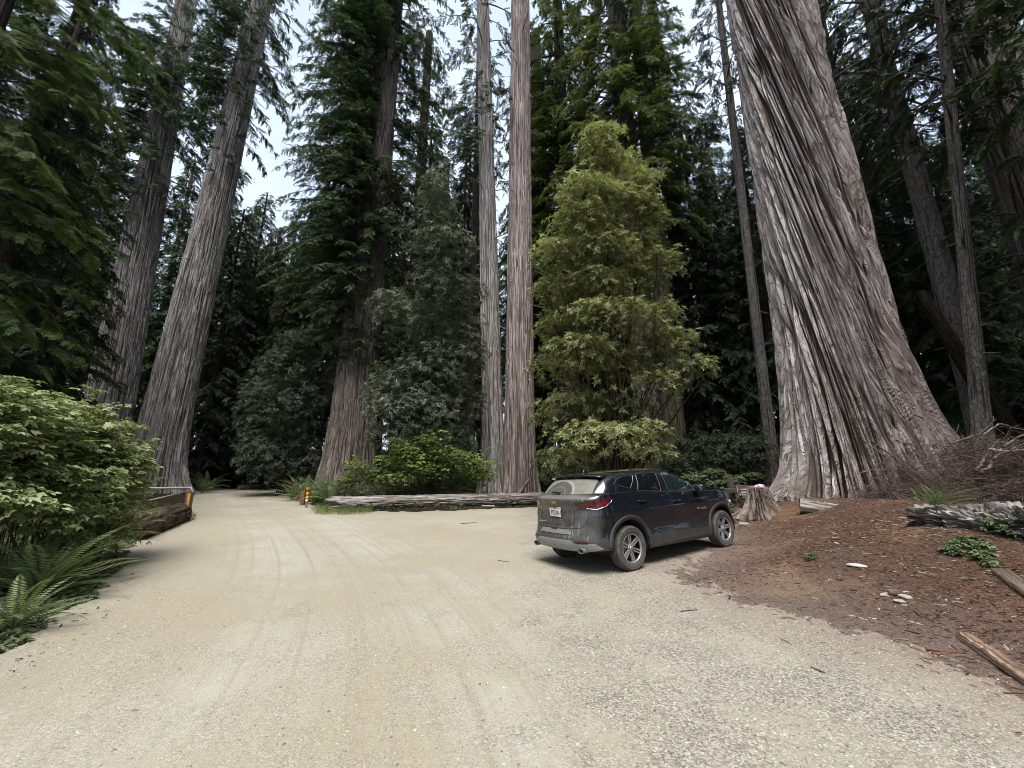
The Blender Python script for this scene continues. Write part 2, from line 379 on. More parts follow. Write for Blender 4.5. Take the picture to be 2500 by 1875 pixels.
def mat_mound():
    t = NT('reddish_dirt_and_duff'); co = t.coord()
    n1 = t.noise(co, 1.1, 5, .6); n2_ = t.noise(co, 26, 6, .72); n3 = t.noise(co, 95, 4, .7); n4 = t.noise(t.mapping(co, (1, 1, 1), loc=(5, 2, 0)), .8, 4, .55)
    f = t.math('ADD', t.math('MULTIPLY', n2_, .55), t.math('MULTIPLY', n3, .45))
    col = t.ramp(f, [(.33, (.035, .017, .011)), (.47, (.105, .057, .041)), (.6, (.185, .115, .085)), (.72, (.36, .27, .21))])
    col = t.mix(t.ramp(n4, [(.5, 0.0), (.62, .6)]), col, t.ramp(f, [(.35, (.10, .06, .035)), (.55, (.30, .18, .10)), (.7, (.36, .24, .15))]))
    col = t.mix(t.ramp(n1, [(.5, 0.0), (.66, .55)]), col, t.ramp(f, [(.35, (.04, .03, .024)), (.65, (.17, .135, .11))]))
    ed = t.ramp(t.math('ADD', t.attr('ms'), t.math('MULTIPLY', n1, 1.6)), [(.7, 1.0), (1.3, .7), (2.6, 0.0)])
    col = t.mix(t.math('MULTIPLY', ed, t.ramp(n3, [(.35, .45), (.6, .95)])), col, t.ramp(f, [(.35, (.13, .105, .09)), (.55, (.265, .215, .185)), (.7, (.40, .36, .315))]))
    hh = t.math('ADD', n2_, t.math('MULTIPLY', n3, .6))
    return t.done(t.bsdf(col, .95, t.bump(hh, 1.0, .03), 0, .1))
ground = sheet('forest_floor', lambda x, y: np.where(sdist(x, y, GRAVEL) > .9, -.06, 0.0)+n2(x, y, 5, 2, 31)*.02, mat_forest())
sheet('gravel_road', lambda x, y: np.clip(.03+sdist(x, y, GRAVEL)*.10+n2(x, y, 2.2, 3, 33)*.09, -.07, .010)-.0, mat_gravel(), lambda x, y: sdist(x, y, GRAVEL) > -.9)
sheet('dirt_mound', lambda x, y: np.clip(.008+(sdist(x, y, MOUND)+.05)*.030+n2(x, y, 1.6, 3, 37)*.05+n2(x, y, 14, 3, 39)*.035, -.05, .020)+n2(x, y, 6, 2, 38)*.012*sstep(.3, 1, sdist(x, y, MOUND)), mat_mound(), lambda x, y: (sdist(x, y, MOUND) > -1.2) & (np.hypot(x-9, y-8) < 17))
# --- loose stones and litter, real little solids
OCT = np.array([(1,0,0),(-1,0,0),(0,1,0),(0,-1,0),(0,0,1),(0,0,-.5)], float)
OCF = np.array([(0,2,4),(2,1,4),(1,3,4),(3,0,4),(2,0,5),(1,2,5),(3,1,5),(0,3,5)])
def scatter_stones(name, xy, size, flat, mat, seed, lift=.15):
    r = np.random.RandomState(seed); n = len(xy)
    S = size[:, None]*np.stack([r.uniform(.7, 1.35, n), r.uniform(.6, 1.0, n), flat*r.uniform(.6, 1.2, n)], 1)
    P = OCT[None]*S[:, None]*r.uniform(.75, 1.2, (n, 6, 1))+r.normal(0, .12, (n, 6, 3))*S[:, None]
    a = r.uniform(0, 2*PI, n); ca, sa = np.cos(a)[:, None], np.sin(a)[:, None]
    tl = r.normal(0, .22, (n, 1)); ct, st = np.cos(tl), np.sin(tl)
    x, y, z = P[..., 0], P[..., 1], P[..., 2]
    y, z = y*ct-z*st, y*st+z*ct
    Q = np.stack([x*ca-y*sa, x*sa+y*ca, z], -1)
    Z = height(xy[:, 0], xy[:, 1])+.010+S[:, 2]*lift
    Q += np.stack([xy[:, 0], xy[:, 1], Z], -1)[:, None]
    Fq = (OCF[None]+np.arange(n)[:, None, None]*6).reshape(-1, 3)
    o = link(name, mesh_np(name, Q.reshape(-1, 3), Fq, False, {'rnd': np.repeat(r.rand(n), 6)}), mat)
    return tag(o, kind='stuff')
def stone_mat(name, stops):
    t = NT(name); r = t.attr('rnd'); co = t.coord()
    c = t.ramp(r, stops); c = t.mix(t.math('MULTIPLY', t.noise(co, 70, 4), .5), c, (.16, .14, .12), 'MULTIPLY')
    c = t.mix(.25, t.ramp(r, stops), c)
    return t.done(t.bsdf(c, .85, None, 0, .25))
def polar_pts(n, r0, r1, a0, a1, seed, power=1.0):
    r = np.random.RandomState(seed); q = r.rand(n)
    rad = np.exp(np.log(r0)+(np.log(r1)-np.log(r0))*q**power); a = r.uniform(a0, a1, n)
    return np.stack([rad*np.sin(a), rad*np.cos(a)], 1)
rr_ = np.random.RandomState(11)
xy = polar_pts(230000, 1.0, 20, -1.1, 1.0, 21, .72)
sg = sdist(xy[:, 0], xy[:, 1], GRAVEL)
dens = .13+.95*sstep(-.2, 2.0, xy[:, 0]*.85+n2(xy[:, 0], xy[:, 1], .55, 3, 51)*3.2)+.75*(1-sstep(.1, 1.7, sg+n2(xy[:, 0], xy[:, 1], .6, 3, 53)*1.5))
k = (sg > -.15) & (rr_.rand(len(xy)) < dens); xy = xy[k]
sz = np.clip(rr_.lognormal(-5.2, .42, len(xy)), .0022, .018)
gm = stone_mat('loose_gravel_stone', [(0, (.15, .14, .125)), (.25, (.29, .27, .235)), (.65, (.43, .40, .35)), (1, (.60, .57, .51))])
scatter_stones('loose_gravel', xy, sz, .55, gm, 61)
xy = polar_pts(80000, 2.6, 19, .05, 1.12, 23, .8); sm = sdist(xy[:, 0], xy[:, 1], MOUND)
k = (sm > -.8) & (rr_.rand(len(xy)) < (.45+.8*n2(xy[:, 0], xy[:, 1], .8, 3, 55)+.3*(xy[:, 0] > 6))*(.08+.92*sstep(-.4, 2.2, sm+n2(xy[:, 0], xy[:, 1], .7, 3, 58)*1.6))); xy = xy[k]
def scatter_chips(name, xy, ln, mat, seed, wr=(.12, .5)):
    r = np.random.RandomState(seed); n = len(xy)
    L = ln; W = L*r.uniform(wr[0], wr[1], n); T_ = L*.06+.002
    base = np.array([(-1,-.6,-1),(1,-.25,-1),(1,.4,-1),(-.8,.7,-1),(-1,-.5,1),(1,-.2,1),(.9,.4,1),(-.8,.6,1)])
    P = base[None]*np.stack([L, W, T_], 1)[:, None]*.5*r.uniform(.7, 1.2, (n, 8, 1))
    R_ = r.uniform(0, 2*PI, n); ca, sa = np.cos(R_)[:, None], np.sin(R_)[:, None]; tl = r.normal(0, .12, (n, 1))
    x, y, z = P[..., 0], P[..., 1], P[..., 2]; z = z+x*tl
    Q = np.stack([x*ca-y*sa, x*sa+y*ca, z], -1)+np.stack([xy[:, 0], xy[:, 1], height(xy[:, 0], xy[:, 1])+.024], -1)[:, None]
    fb = np.array([(0,3,2,1),(4,5,6,7),(0,1,5,4),(1,2,6,5),(2,3,7,6),(3,0,4,7)])
    o = link(name, mesh_np(name, Q.reshape(-1, 3), (fb[None]+np.arange(n)[:, None, None]*8).reshape(-1, 4), False, {'rnd': np.repeat(r.rand(n), 8)}), mat)
    return tag(o, kind='stuff')
cm = stone_mat('bark_chip_litter', [(0, (.03, .018, .012)), (.4, (.10, .05, .03)), (.72, (.20, .115, .075)), (.9, (.36, .27, .19)), (1, (.58, .52, .45))])
ed_ = .45+.55*sstep(-.2, 1.0, sdist(xy[:, 0], xy[:, 1], MOUND))
scatter_chips('bark_litter', xy, np.clip(rr_.lognormal(-3.5, .55, len(xy))*ed_, .010, .13), cm, 71)
xy = polar_pts(60000, 2.6, 17, .1, 1.12, 27, .8); xy = xy[rr_.rand(len(xy)) < .8*sstep(-.2, 2.2, sdist(xy[:, 0], xy[:, 1], MOUND)+n2(xy[:, 0], xy[:, 1], .7, 3, 59)*1.8)]
scatter_chips('needle_litter', xy, np.clip(rr_.lognormal(-3.0, .4, len(xy)), .02, .12), cm, 75, (.05, .11))
xy = polar_pts(9000, 3.0, 26, -1.0, .9, 25, .6); sg = sdist(xy[:, 0], xy[:, 1], GRAVEL)
k = (sg > -1.0) & (sg < .5+n2(xy[:, 0], xy[:, 1], .6, 2, 57)*1.6); xy = xy[k]
scatter_chips('edge_litter', xy, np.clip(rr_.lognormal(-3.6, .5, len(xy)), .01, .10), cm, 73)
# ------------------------------------------------------------------ trunks
_RZ = np.array(Matrix.Rotation(.35, 3, 'X') @ Matrix.Rotation(.3, 3, 'Y') @ Matrix.Rotation(.7, 3, 'Z'))
def trunk_np(H, rad, nA, nH, seed, twist=0.0, furrow=.05, nrib=9.0, flare=None, lean=(0, 0), hp=1.6, vs=.22, z0=-.6, warp=.6, wt=(.55, .3, .15), kinds=(2.0, 4.3, 9.0), rough=0.0, fissure=0.0):
    """trunk along +Z from z0; rad(h) radius; bark furrows are displaced in the mesh"""
    h = z0+(H-z0)*np.linspace(0, 1, nH)**hp; th = np.arange(nA)*2*PI/nA
    T, Hh = np.meshgrid(th, h)
    Tt = T+(twist(Hh) if callable(twist) else twist*Hh)
    r = rad(np.maximum(Hh, 0))
    q = np.stack([np.cos(Tt)*nrib/2, np.sin(Tt)*nrib/2, Hh*vs], -1)
    w = fbm(q*.8+3.3, 2, seed+5)-.5
    q = q+w[..., None]*warp
    k0, k1, k2 = kinds; w3 = fbm(q*1.7+5.1, 2, seed+6)-.5
    def fz(kk, ks, w, sd): return np.exp(-((vnoise((q*np.array([kk, kk, ks]))@_RZ+w3[..., None]*.35, sd)-.5)/w)**2)
    f0 = fz(k0, k0, .075, seed); f1 = fz(k1, k1*.9, .095, seed+1); f2 = fz(k2, k2*.7, .13, seed+2)
    pl = vnoise(q*np.array([k0*1.1, k0*1.1, k0*.8]), seed+3)
    d = np.clip(np.maximum(np.maximum(f0, f1*.75), f2*.42)*(wt[0]+wt[1]+wt[2])+.30*(1-pl)-.10, 0, 1.2)
    if rough: r = r+rough*(fbm((np.stack([r*np.cos(T), r*np.sin(T), Hh*.22], -1)@_RT)*3.2, 5, seed+20)-.5)*(.45+.55*np.exp(-np.maximum(Hh, 0)/6.0))
    if fissure:
        g = vnoise(q*np.array([k0*.6, k0*.6, k0*.5])+9.1, seed+30); fz = np.exp(-((g-.5)/.05)**2); r = r-fissure*fz; d = np.clip(d+.55*fz, 0, 1.3)
    r = r*(1+furrow*(1-2*d)*1.0+.05*(fbm(np.stack([np.cos(T), np.sin(T), Hh*.06], -1)*1.3, 2, seed+9)-.5))
    if flare is not None: r = r+flare(T, Hh)
    X = r*np.cos(T)+lean[0]*Hh; Y = r*np.sin(T)+lean[1]*Hh
    V = np.stack([X, Y, Hh], -1).reshape(-1, 3)
    bk = np.stack([np.cos(Tt)*r.mean(), np.sin(Tt)*r.mean(), Hh], -1).reshape(-1, 3)
    return V, grid_faces(nH, nA, True), {'bk': bk, 'dp': (1-d).reshape(-1)}
def taper(r0, r1, H, butt=.35, hb=2.2):
    return lambda h: (r0+(r1-r0)*np.clip(h/H, 0, 1)**.85)*(1+butt*np.exp(-h/hb))
def root_flare(seed, n=7, amp=.5, hs=1.3):
    r = np.random.RandomState(seed); ph = np.sort(r.uniform(0, 2*PI, n)); am = r.uniform(.4, 1, n)*amp; wd = r.uniform(.18, .34, n)
    def f(T, H):
        o = 0
        for p, a, w in zip(ph, am, wd):
            dlt = np.angle(np.exp(1j*(T-p))); o = o+a*np.exp(-(dlt/w)**2)*np.exp(-np.maximum(H, 0)/hs)
        return o
    return f
# ------------------------------------------------------------------ foliage pieces (unit sized, numpy)
def diamond(L, W, fold=.12):                     # one leaf: base, side, tip, side
    return np.array([(0, 0, 0), (L*.45, W/2, fold*W), (L, 0, -.06*L), (L*.45, -W/2, fold*W)])
def place(leaf, org, ang, pitch=0.0, roll=0.0):
    R_ = rotm(roll, -pitch, ang); return leaf@R_.T+org
def frond(seed, n=12, ll=.33, lw=.08, spread=.9, sag=.18):
    """flat conifer spray along +X, length 1"""
    r = np.random.RandomState(seed); V = []; rn = []
    for i in range(n):
        s = (i+.6)/n; o = np.array([s*.92, r.normal(0, .02), -sag*s*s])
        for sg in (-1, 1):
            L = ll*(1-.62*s)*r.uniform(.75, 1.15)
            V.append(place(diamond(L, lw*r.uniform(.8, 1.2)), o, sg*(spread-.25*s)+r.normal(0, .1), r.normal(-.12, .12), r.normal(0, .35))); rn.append(.25+.6*s)
    V.append(place(diamond(.22, lw), np.array([.86, 0, -sag*.75]), 0, -.3)); rn.append(.95)
    return np.array(V), np.array(rn)
def frond_fine(seed, n=12, sag=.25):
    """a spray made of small sprays, for foliage seen close to"""
    r = np.random.RandomState(seed); V = []; rn = []
    for i in range(n):
        s = (i+.5)/n; o = np.array([s*.95, 0, -sag*s*s])
        for sg in (-1, 1):
            v, q = frond(seed*7+i, 9, .36, .085, .85, .2); L = .46*(1-.6*s)*r.uniform(.8, 1.15)
            R_ = rotm(r.normal(0, .25), .12+r.normal(0, .15), sg*(.95-.3*s)+r.normal(0, .08))
            V.append((v.reshape(-1, 3)*L)@R_.T+o); rn.append(.15+.5*s+.35*q)
    return np.concatenate(V).reshape(-1, 4, 3), np.concatenate(rn)
def hand_leaf(seed, n=7):
    """a whorl of long leaves round +Z (tanoak, rhododendron), leaf length 1"""
    r = np.random.RandomState(seed); V = []; rn = []
    for i in range(n):
        a = 2*PI*i/n+r.normal(0, .25); p = r.uniform(-.25, .55)
        V.append(place(diamond(r.uniform(.75, 1.1), .26*r.uniform(.8, 1.2), .2), np.array([0, 0, 0.]), a, p, r.normal(0, .3))); rn.append(r.uniform(.2, .8))
    for i in range(3):
        V.append(place(diamond(.5, .16, .2), np.array([0, 0, .02]), 2*PI*i/3+r.normal(0, .3), 1.0, 0)); rn.append(r.uniform(.7, 1.0))
    return np.array(V), np.array(rn)
def stamp(protos, pos, R_, sc, rnd, seed=0, keepq=True):
    """copies of leaf pieces: returns V (m x 3), quads, rnd"""
    r = np.random.RandomState(seed); Vs = []; rs_ = []
    pick = r.randint(0, len(protos), len(pos))
    for k, (v, q) in enumerate(protos):
        m = pick == k
        if not m.any(): continue
        w = np.einsum('nij,lqj->nlqi', R_[m]*sc[m][:, None, None], v)+pos[m][:, None, None]
        Vs.append(w.reshape(-1, 3))
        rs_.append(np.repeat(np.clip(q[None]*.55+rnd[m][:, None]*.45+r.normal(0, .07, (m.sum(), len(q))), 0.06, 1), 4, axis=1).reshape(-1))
    V = np.concatenate(Vs); return V, np.arange(len(V)).reshape(-1, 4), np.concatenate(rs_)
def basis(x, up):
    """rotation matrices with +X along x and +Z near up"""
    x = x/np.linalg.norm(x, axis=1)[:, None]; y = np.cross(up, x); y /= np.linalg.norm(y, axis=1)[:, None]+1e-9; z = np.cross(x, y)
    return np.stack([x, y, z], -1)
def cane_leaves(feet, tops, n_leaf, ls, protos, seed, start=.3, spread=.16):
    r = np.random.RandomState(seed); m = MB(); P = []; X = []; U = []; rn = []
    for f, e in zip(feet, tops):
        mid = f*.45+e*.55; mid[2] = max(e[2], f[2])+np.linalg.norm(e[:2]-f[:2])*r.uniform(.15, .5)
        s = np.linspace(0, 1, 10)[:, None]; C_ = (1-s)**2*f+2*s*(1-s)*mid+s*s*e
        m.tube(C_, .009*np.linspace(1, .3, 10), 5, cap=False)
        q = r.uniform(start, 1.0, n_leaf); i = np.clip((q*9).astype(int), 0, 8); w = (q*9-i)[:, None]; c = C_[i]*(1-w)+C_[i+1]*w
        tg = C_[i+1]-C_[i]; tg /= np.linalg.norm(tg, axis=1)[:, None]; sd = np.cross(tg, [0, 0, 1.0]); sd /= np.linalg.norm(sd, axis=1)[:, None]+1e-6
        o = sd*r.choice([-1, 1], (n_leaf, 1))*r.uniform(.3, 1.0, (n_leaf, 1))+tg*r.uniform(-.1, .7, (n_leaf, 1))+r.normal(0, .25, (n_leaf, 3)); o[:, 2] = o[:, 2]*.4-.1
        P.append(c+o*spread*r.uniform(.2, 1.3, (n_leaf, 1))); X.append(o); U.append(np.array([0, 0, 1.0])+r.normal(0, .38, (n_leaf, 3))); rn.append(np.clip(.15+.6*q+r.normal(0, .2, n_leaf), 0, 1))
    P = np.concatenate(P); X = np.concatenate(X); U = np.concatenate(U)
    return stamp(protos, P, basis(X, U), r.uniform(.5, 1.25, len(P))*ls, np.concatenate(rn), seed), m
FR = [frond(s) for s in (1, 2, 3, 4)]
FRT = [frond(s, 8, .42, .11, .75, .3) for s in (5, 6, 7)]
FF = [frond_fine(s) for s in (1, 2, 3)]
WH = [hand_leaf(s) for s in (1, 2, 3, 4, 5)]
def crown_np(branches, seed, protos=FR, per_m=5.0, sc=(.45, 1.0), hang=.25, bare=.18, wood=None, thick=.05, side=1.0, fluff=.35, zfun=None):
    """branches: list of polylines; sprays sit along them"""
    r = np.random.RandomState(seed); P = []; X = []; rn = []; S = []
    for b in branches:
        b = np.asarray(b); seg = np.linalg.norm(np.diff(b, axis=0), axis=1); cl = np.concatenate([[0], np.cumsum(seg)]); L = cl[-1]
        n = max(3, int(L*per_m*r.uniform(.8, 1.2))); s = (bare+(1-bare)*np.sort(r.rand(n)**.8))*L
        p = np.stack([np.interp(s, cl, b[:, a]) for a in range(3)], 1); k = np.clip(np.searchsorted(cl, s)-1, 0, len(seg)-1)
        tg = (b[1:]-b[:-1])[k]/seg[k][:, None]
        sd = np.cross(tg, [0, 0, 1.0]); sd /= np.linalg.norm(sd, axis=1)[:, None]+1e-9
        sg = r.choice([-1, 1], n)[:, None]*r.uniform(.2, 1.3, (n, 1))*side
        d = tg*r.uniform(.35, 1.0, (n, 1))+sd*sg+np.array([0, 0, -1.0])*hang*r.uniform(.2, 1.8, (n, 1))+r.normal(0, fluff*.4, (n, 3))
        P.append(p+r.normal(0, .05, p.shape)); X.append(d); q = s/L
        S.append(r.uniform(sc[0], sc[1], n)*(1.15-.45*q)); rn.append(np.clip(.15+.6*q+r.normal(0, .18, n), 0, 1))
        if wood is not None: wood.tube(b, thick*np.linspace(1, .15, len(b))*max(.4, min(1.6, L/4)), 5, cap=False, bk=None, dp=.5)
    P = np.concatenate(P); X = np.concatenate(X); S = np.concatenate(S); rn = np.concatenate(rn)
    up = np.array([0, 0, 1.0])+r.normal(0, fluff, (len(P), 3))
    return stamp(protos, P, basis(X, up), S, rn, seed)
def bough(org, az, L, rise, droop, r, n=7, curl=.15):
    s = np.linspace(0, 1, n); a = az+curl*r.normal()*s
    return np.stack([org[0]+np.cos(a)*L*s, org[1]+np.sin(a)*L*s, org[2]+L*(rise*s-droop*s*s)], 1)
def conifer_boughs(H, cb, R_, nb, seed, shape=.75, rise=.25, droop=.55, lean=(0, 0), az0=None, low=.5, rad=None):
    r = np.random.RandomState(seed); out = []
    for i in range(nb):
        t = (i+r.rand())/nb; h = cb+(H-cb)*t; L = (R_*(1-t)**shape+.5)*r.uniform(.5, 1.12)*(low+(1-low)*min(1, t*6))
        az = i*2.39996+r.normal(0, .3)
        if az0 is not None: az = az0+r.normal(0, .9)
        c = (lean[0]*h, lean[1]*h, h); rr = 0 if rad is None else rad(h)*.8
        out.append(bough((c[0]+rr*math.cos(az), c[1]+rr*math.sin(az), h), az, L, rise*r.uniform(.4, 1.4), droop*r.uniform(.6, 1.3), r))
    return out
# ------------------------------------------------------------------ leaf and bark materials
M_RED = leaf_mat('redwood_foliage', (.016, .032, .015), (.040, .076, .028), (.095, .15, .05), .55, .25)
M_REDLIT = leaf_mat('lit_redwood_foliage', (.034, .058, .015), (.105, .15, .034), (.21, .26, .07), .55, .3)  # lighter copy of the redwood foliage, sunlight put into the colour
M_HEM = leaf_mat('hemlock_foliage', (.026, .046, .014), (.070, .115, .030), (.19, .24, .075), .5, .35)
M_DARK = leaf_mat('shaded_conifer_foliage', (.014, .025, .013), (.030, .052, .024), (.055, .09, .038), .6, .2)  # conifer foliage with the shade of the wood put into the colour
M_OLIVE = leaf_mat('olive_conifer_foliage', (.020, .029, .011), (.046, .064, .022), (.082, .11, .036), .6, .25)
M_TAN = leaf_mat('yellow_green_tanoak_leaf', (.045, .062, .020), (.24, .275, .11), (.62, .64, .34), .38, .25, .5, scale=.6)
M_GREY = leaf_mat('grey_green_evergreen_leaf', (.034, .046, .030), (.115, .14, .095), (.27, .30, .22), .38, .15, .5, scale=.6)
M_BUSH = leaf_mat('salmonberry_leaf', (.060, .088, .034), (.22, .275, .125), (.50, .56, .32), .5, .35, .4, dead=(.30, .19, .05), scale=.9)
M_BUSH2 = leaf_mat('fresh_green_shrub_leaf', (.05, .075, .022), (.15, .215, .062), (.36, .41, .15), .5, .35, .4, dead=(.30, .17, .04), scale=.9)
M_FERN = leaf_mat('sword_fern_frond', (.050, .080, .032), (.135, .20, .075), (.30, .37, .16), .45, .25, .45, scale=2.0)
M_COVER = leaf_mat('sorrel_leaf', (.030, .050, .020), (.080, .115, .045), (.18, .22, .10), .5, .25, .4, scale=1.5)
M_STEM = plain('brown_twig', (.06, .042, .03), .9)
B_GIANT = bark_mat('grey_twisted_redwood_bark', (.53, .485, .468), (.25, .165, .14), moss=(.11, .105, .055), k=(7, 7, .55), bumpd=.09, pale=(.74, .71, .69), mossz=5.0, plates=6.0, zone=.9)
B_GREY = bark_mat('grey_redwood_bark', (.56, .525, .50), (.22, .175, .155), k=(8, 8, .4), bumpd=.06, pale=(.68, .64, .61))
B_BROWN = bark_mat('brown_redwood_bark', (.34, .295, .265), (.14, .105, .09), k=(8, 8, .5), bumpd=.07)
B_RED = bark_mat('reddish_redwood_bark', (.54, .46, .435), (.26, .17, .145), k=(8, 8, .35), bumpd=.07, pale=(.66, .60, .58))
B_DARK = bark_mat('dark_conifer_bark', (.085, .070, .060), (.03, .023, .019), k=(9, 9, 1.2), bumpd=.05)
B_MOSS = bark_mat('mossy_dark_bark', (.17, .145, .105), (.07, .055, .038), moss=(.075, .075, .02), k=(9, 9, 1.5), bumpd=.04, mossz=9.0)
B_SCALY = bark_mat('scaly_grey_bark', (.30, .275, .26), (.10, .085, .075), k=(9, 9, 4), bumpd=.05)
def tree(name, x, y, label, group, trunk, bark, crown=None, leaf=None, z=None, cat='tree', wood=None):
    t = empty(name, (x, y, H1(x, y) if z is None else z), label, cat, group)
    V, Fq, A = trunk
    m = MB(); m.add(V, Fq, **A)
    if wood is not None and wood.n:
        for f in wood.F.values():
            for g in f: pass
        Vw = np.concatenate(wood.V); Fw = np.concatenate(wood.F[4])
        m.add(Vw, Fw, bk=Vw, dp=np.full(len(Vw), .5))
    m.build('trunk', bark, t)
    if crown is not None:
        V, Fq, rn = crown; link('crown', mesh_np('crown', V, Fq, False, {'rnd': rn}), leaf, t)
    return t
# ------------------------------------------------------------------ the named redwoods
def spot(u, v, zf): p = at(u, v, zf); return p[0], p[1]
def joinc(*cs):
    V = []; Q = []; R_ = []; n = 0
    for v, q, r in cs: V.append(v); Q.append(q+n); R_.append(r); n += len(v)
    return np.concatenate(V), np.concatenate(Q), np.concatenate(R_)
# giant twisted redwood on the right
gx, gy = spot(2066, 994, 13.2)
def giant_rad(h): return (1.42+.48*np.exp(-h/6.0))*(1+.15*np.exp(-h/2.0))
base_f = root_flare(5, 9, .34, 1.3)
def giant_flare(T, H):
    tl = np.angle(np.exp(1j*(T-PI*1.02))); tr = np.angle(np.exp(1j*(T+.50)))
    return base_f(T, H)+.55*np.exp(-(tl/.35)**2)*np.exp(-np.maximum(H, 0)/.9)+1.0*np.exp(-(tr/.55)**2)*np.exp(-np.maximum(H, 0)/1.5)
V, Fq, A = trunk_np(44, giant_rad, 900, 900, 3, twist=lambda h: .10*h-.32*(1-np.exp(-np.maximum(h, 0)/4.0)), furrow=.095, nrib=16, flare=giant_flare, hp=1.8, vs=.13, z0=-1.0, warp=.40, wt=(.40, .36, .24), kinds=(1.2, 2.5, 4.8), rough=.07, fissure=.08)
tree('redwood_tree', gx, gy, 'huge pale redwood with twisted furrowed bark rising behind the cut stump', None, (V, Fq, A), B_GIANT)
# twin on the left: two leaning-looking pale trunks
def stubs(wood, rad, lean, seed, hmax):
    r = np.random.RandomState(seed+700)
    for i in range(int(hmax*.9)):
        h = r.uniform(4, hmax+4); az = r.uniform(0, 2*PI); L = r.uniform(.15, .5)*(1 if r.rand() < .75 else 3.0); s = np.linspace(0, 1, 4)[:, None]; d = np.array([math.cos(az), math.sin(az), r.uniform(-.5, .15)])
        o = np.array([lean[0]*h+rad(h)*.92*math.cos(az), lean[1]*h+rad(h)*.92*math.sin(az), h]); wood.tube(o+d*s*L+np.array([0, 0, -.1])*s*s*L, r.uniform(.02, .055)*np.linspace(1, .45, 4), 5, cap=False)
def bare_red(u, v, zf, r0, label, seed, crown_from, R_, nb, bark=B_GREY, leaf=M_RED, H=58, r1=.55, group=None, butt=.3, per=5.5, flare=.35, az0=None, extra=(), lean=(0, 0), nA=220, nH=300, nrib=15, sc=(.5, 1.1), furrow=.05, shape=.5, droop=.5):
    x, y = spot(u, v, zf); rad = taper(r0, r0*r1, H, butt, 2.0)
    tr = trunk_np(H, rad, nA, nH, seed, 0.004, furrow, nrib, root_flare(seed, 7, flare, 1.2), lean, 1.4, .09, wt=(.30, .42, .28), rough=.05 if r0 > .8 else 0, fissure=.02 if r0 > .8 else 0)
    wood = MB(); bs = conifer_boughs(H, crown_from, R_, nb, seed, shape, .15, droop, lean, az0, rad=rad)
    for (h, az, L) in extra:
        bs.append(bough((rad(h)*.8*math.cos(az)+lean[0]*h, rad(h)*.8*math.sin(az)+lean[1]*h, h), az, L, .1, .45, np.random.RandomState(int(h*10+az*7))))
    stubs(wood, rad, lean, seed, crown_from)
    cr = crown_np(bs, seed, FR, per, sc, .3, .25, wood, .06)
    return tree('redwood_tree', x, y, label, group, tr, bark, cr, leaf, wood=wood)
rx = np.random.RandomState(4)
epi = lambda hs, n, L, az=None, s=.9: [(rx.uniform(*hs), (rx.uniform(0, 2*PI) if az is None else az+rx.normal(0, s)), L*rx.uniform(.4, 1.1)) for _ in range(n)]
bare_red(410, 983, 29, 1.56, 'pale straight redwood by the road, front trunk of the left pair', 21, 36, 5.5, 90, extra=epi((29, 46), 150, 3.2, PI+.5, 1.5)+epi((20, 29), 12, 1.8), droop=.6, per=10, sc=(.38, .85), lean=(.028, 0), r1=.42)
bare_red(280, 983, 33, 1.72, 'pale redwood behind the left bush with green tufts high on its trunk', 22, 34, 6.5, 100, extra=epi((26, 46), 270, 3.6, -PI/2-.4, 1.4), droop=.6, per=10, sc=(.38, .85), lean=(-.045, 0), r1=.45)
# centre-left redwood clothed in foliage
cx_, cy_ = spot(862, 1040, 26)
rad = taper(1.42, .75, 60, .45, 2.6); tr = trunk_np(60, rad, 160, 260, 23, .01, .06, 13, root_flare(23, 7, .5, 1.4), (0, 0), 1.4, .08)
wood = MB(); bs = []
r = np.random.RandomState(23)
for i in range(820):
    h = 8.5+(46-8.5)*r.rand()**.85; az = r.uniform(0, 2*PI) if r.rand() < .35 else PI*1.33+r.normal(0, .8)
    if 24 < h < 34 and abs(np.angle(np.exp(1j*(az+PI/2-.62)))) < .42: continue
    L = (1.3+3.6*sstep(8, 17, h))*r.uniform(.4, 1.2)
    bs.append(bough((rad(h)*.8*math.cos(az), rad(h)*.8*math.sin(az), h), az, L, .25*r.rand(), .5*r.uniform(.5, 1.4), r))
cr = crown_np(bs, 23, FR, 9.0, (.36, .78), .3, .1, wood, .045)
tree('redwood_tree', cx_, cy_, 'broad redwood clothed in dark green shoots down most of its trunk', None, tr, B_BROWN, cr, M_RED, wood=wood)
# fused twin trunks in the middle
tx, ty = spot(1243, 1150, 23.5)
def two(u_b, u_t, r0, r1, H, seed, bark, label, dz, crown, extra, base, nrib=9, leaf=M_RED):
    x, y = spot(u_b, 1150, dz); 
    # lean so that the top of the frame lands on u_t
    zf_t = 0; yv = 1.0
    Yt = y; h = (Yt/(CP-SP))*(SP+CP); xt = (u_t-1250)/F*(Yt/(CP-SP)); lean = ((xt-x)/h, 0)
    rad = taper(r0, r1, H, base, 2.6)
    tr = trunk_np(H, rad, 140, 260, seed, .006, .055, nrib, root_flare(seed, 6, .3, 1.2), lean, 1.4, .08)
    wood = MB(); bs = conifer_boughs(H, crown, 4.5, 45, seed, .5, .1, .5, lean, rad=rad)
    for (h, az, L) in extra: bs.append(bough((rad(h)*.8*math.cos(az)+lean[0]*h, rad(h)*.8*math.sin(az), h), az, L, .1, .45, np.random.RandomState(int(h*10))))
    stubs(wood, rad, lean, seed, crown)
    tree('redwood_tree', x, y, label, None, tr, bark, crown_np(bs, seed, FR, 5, (.5, 1.0), .3, .2, wood, .05), leaf, wood=wood)
two(1268, 1270, .92, .62, 62, 31, B_RED, 'tall bare pinkish redwood, thicker trunk of the fused middle pair', 23.4, 46, epi((26, 30), 7, 1.6, PI, .7), .22)
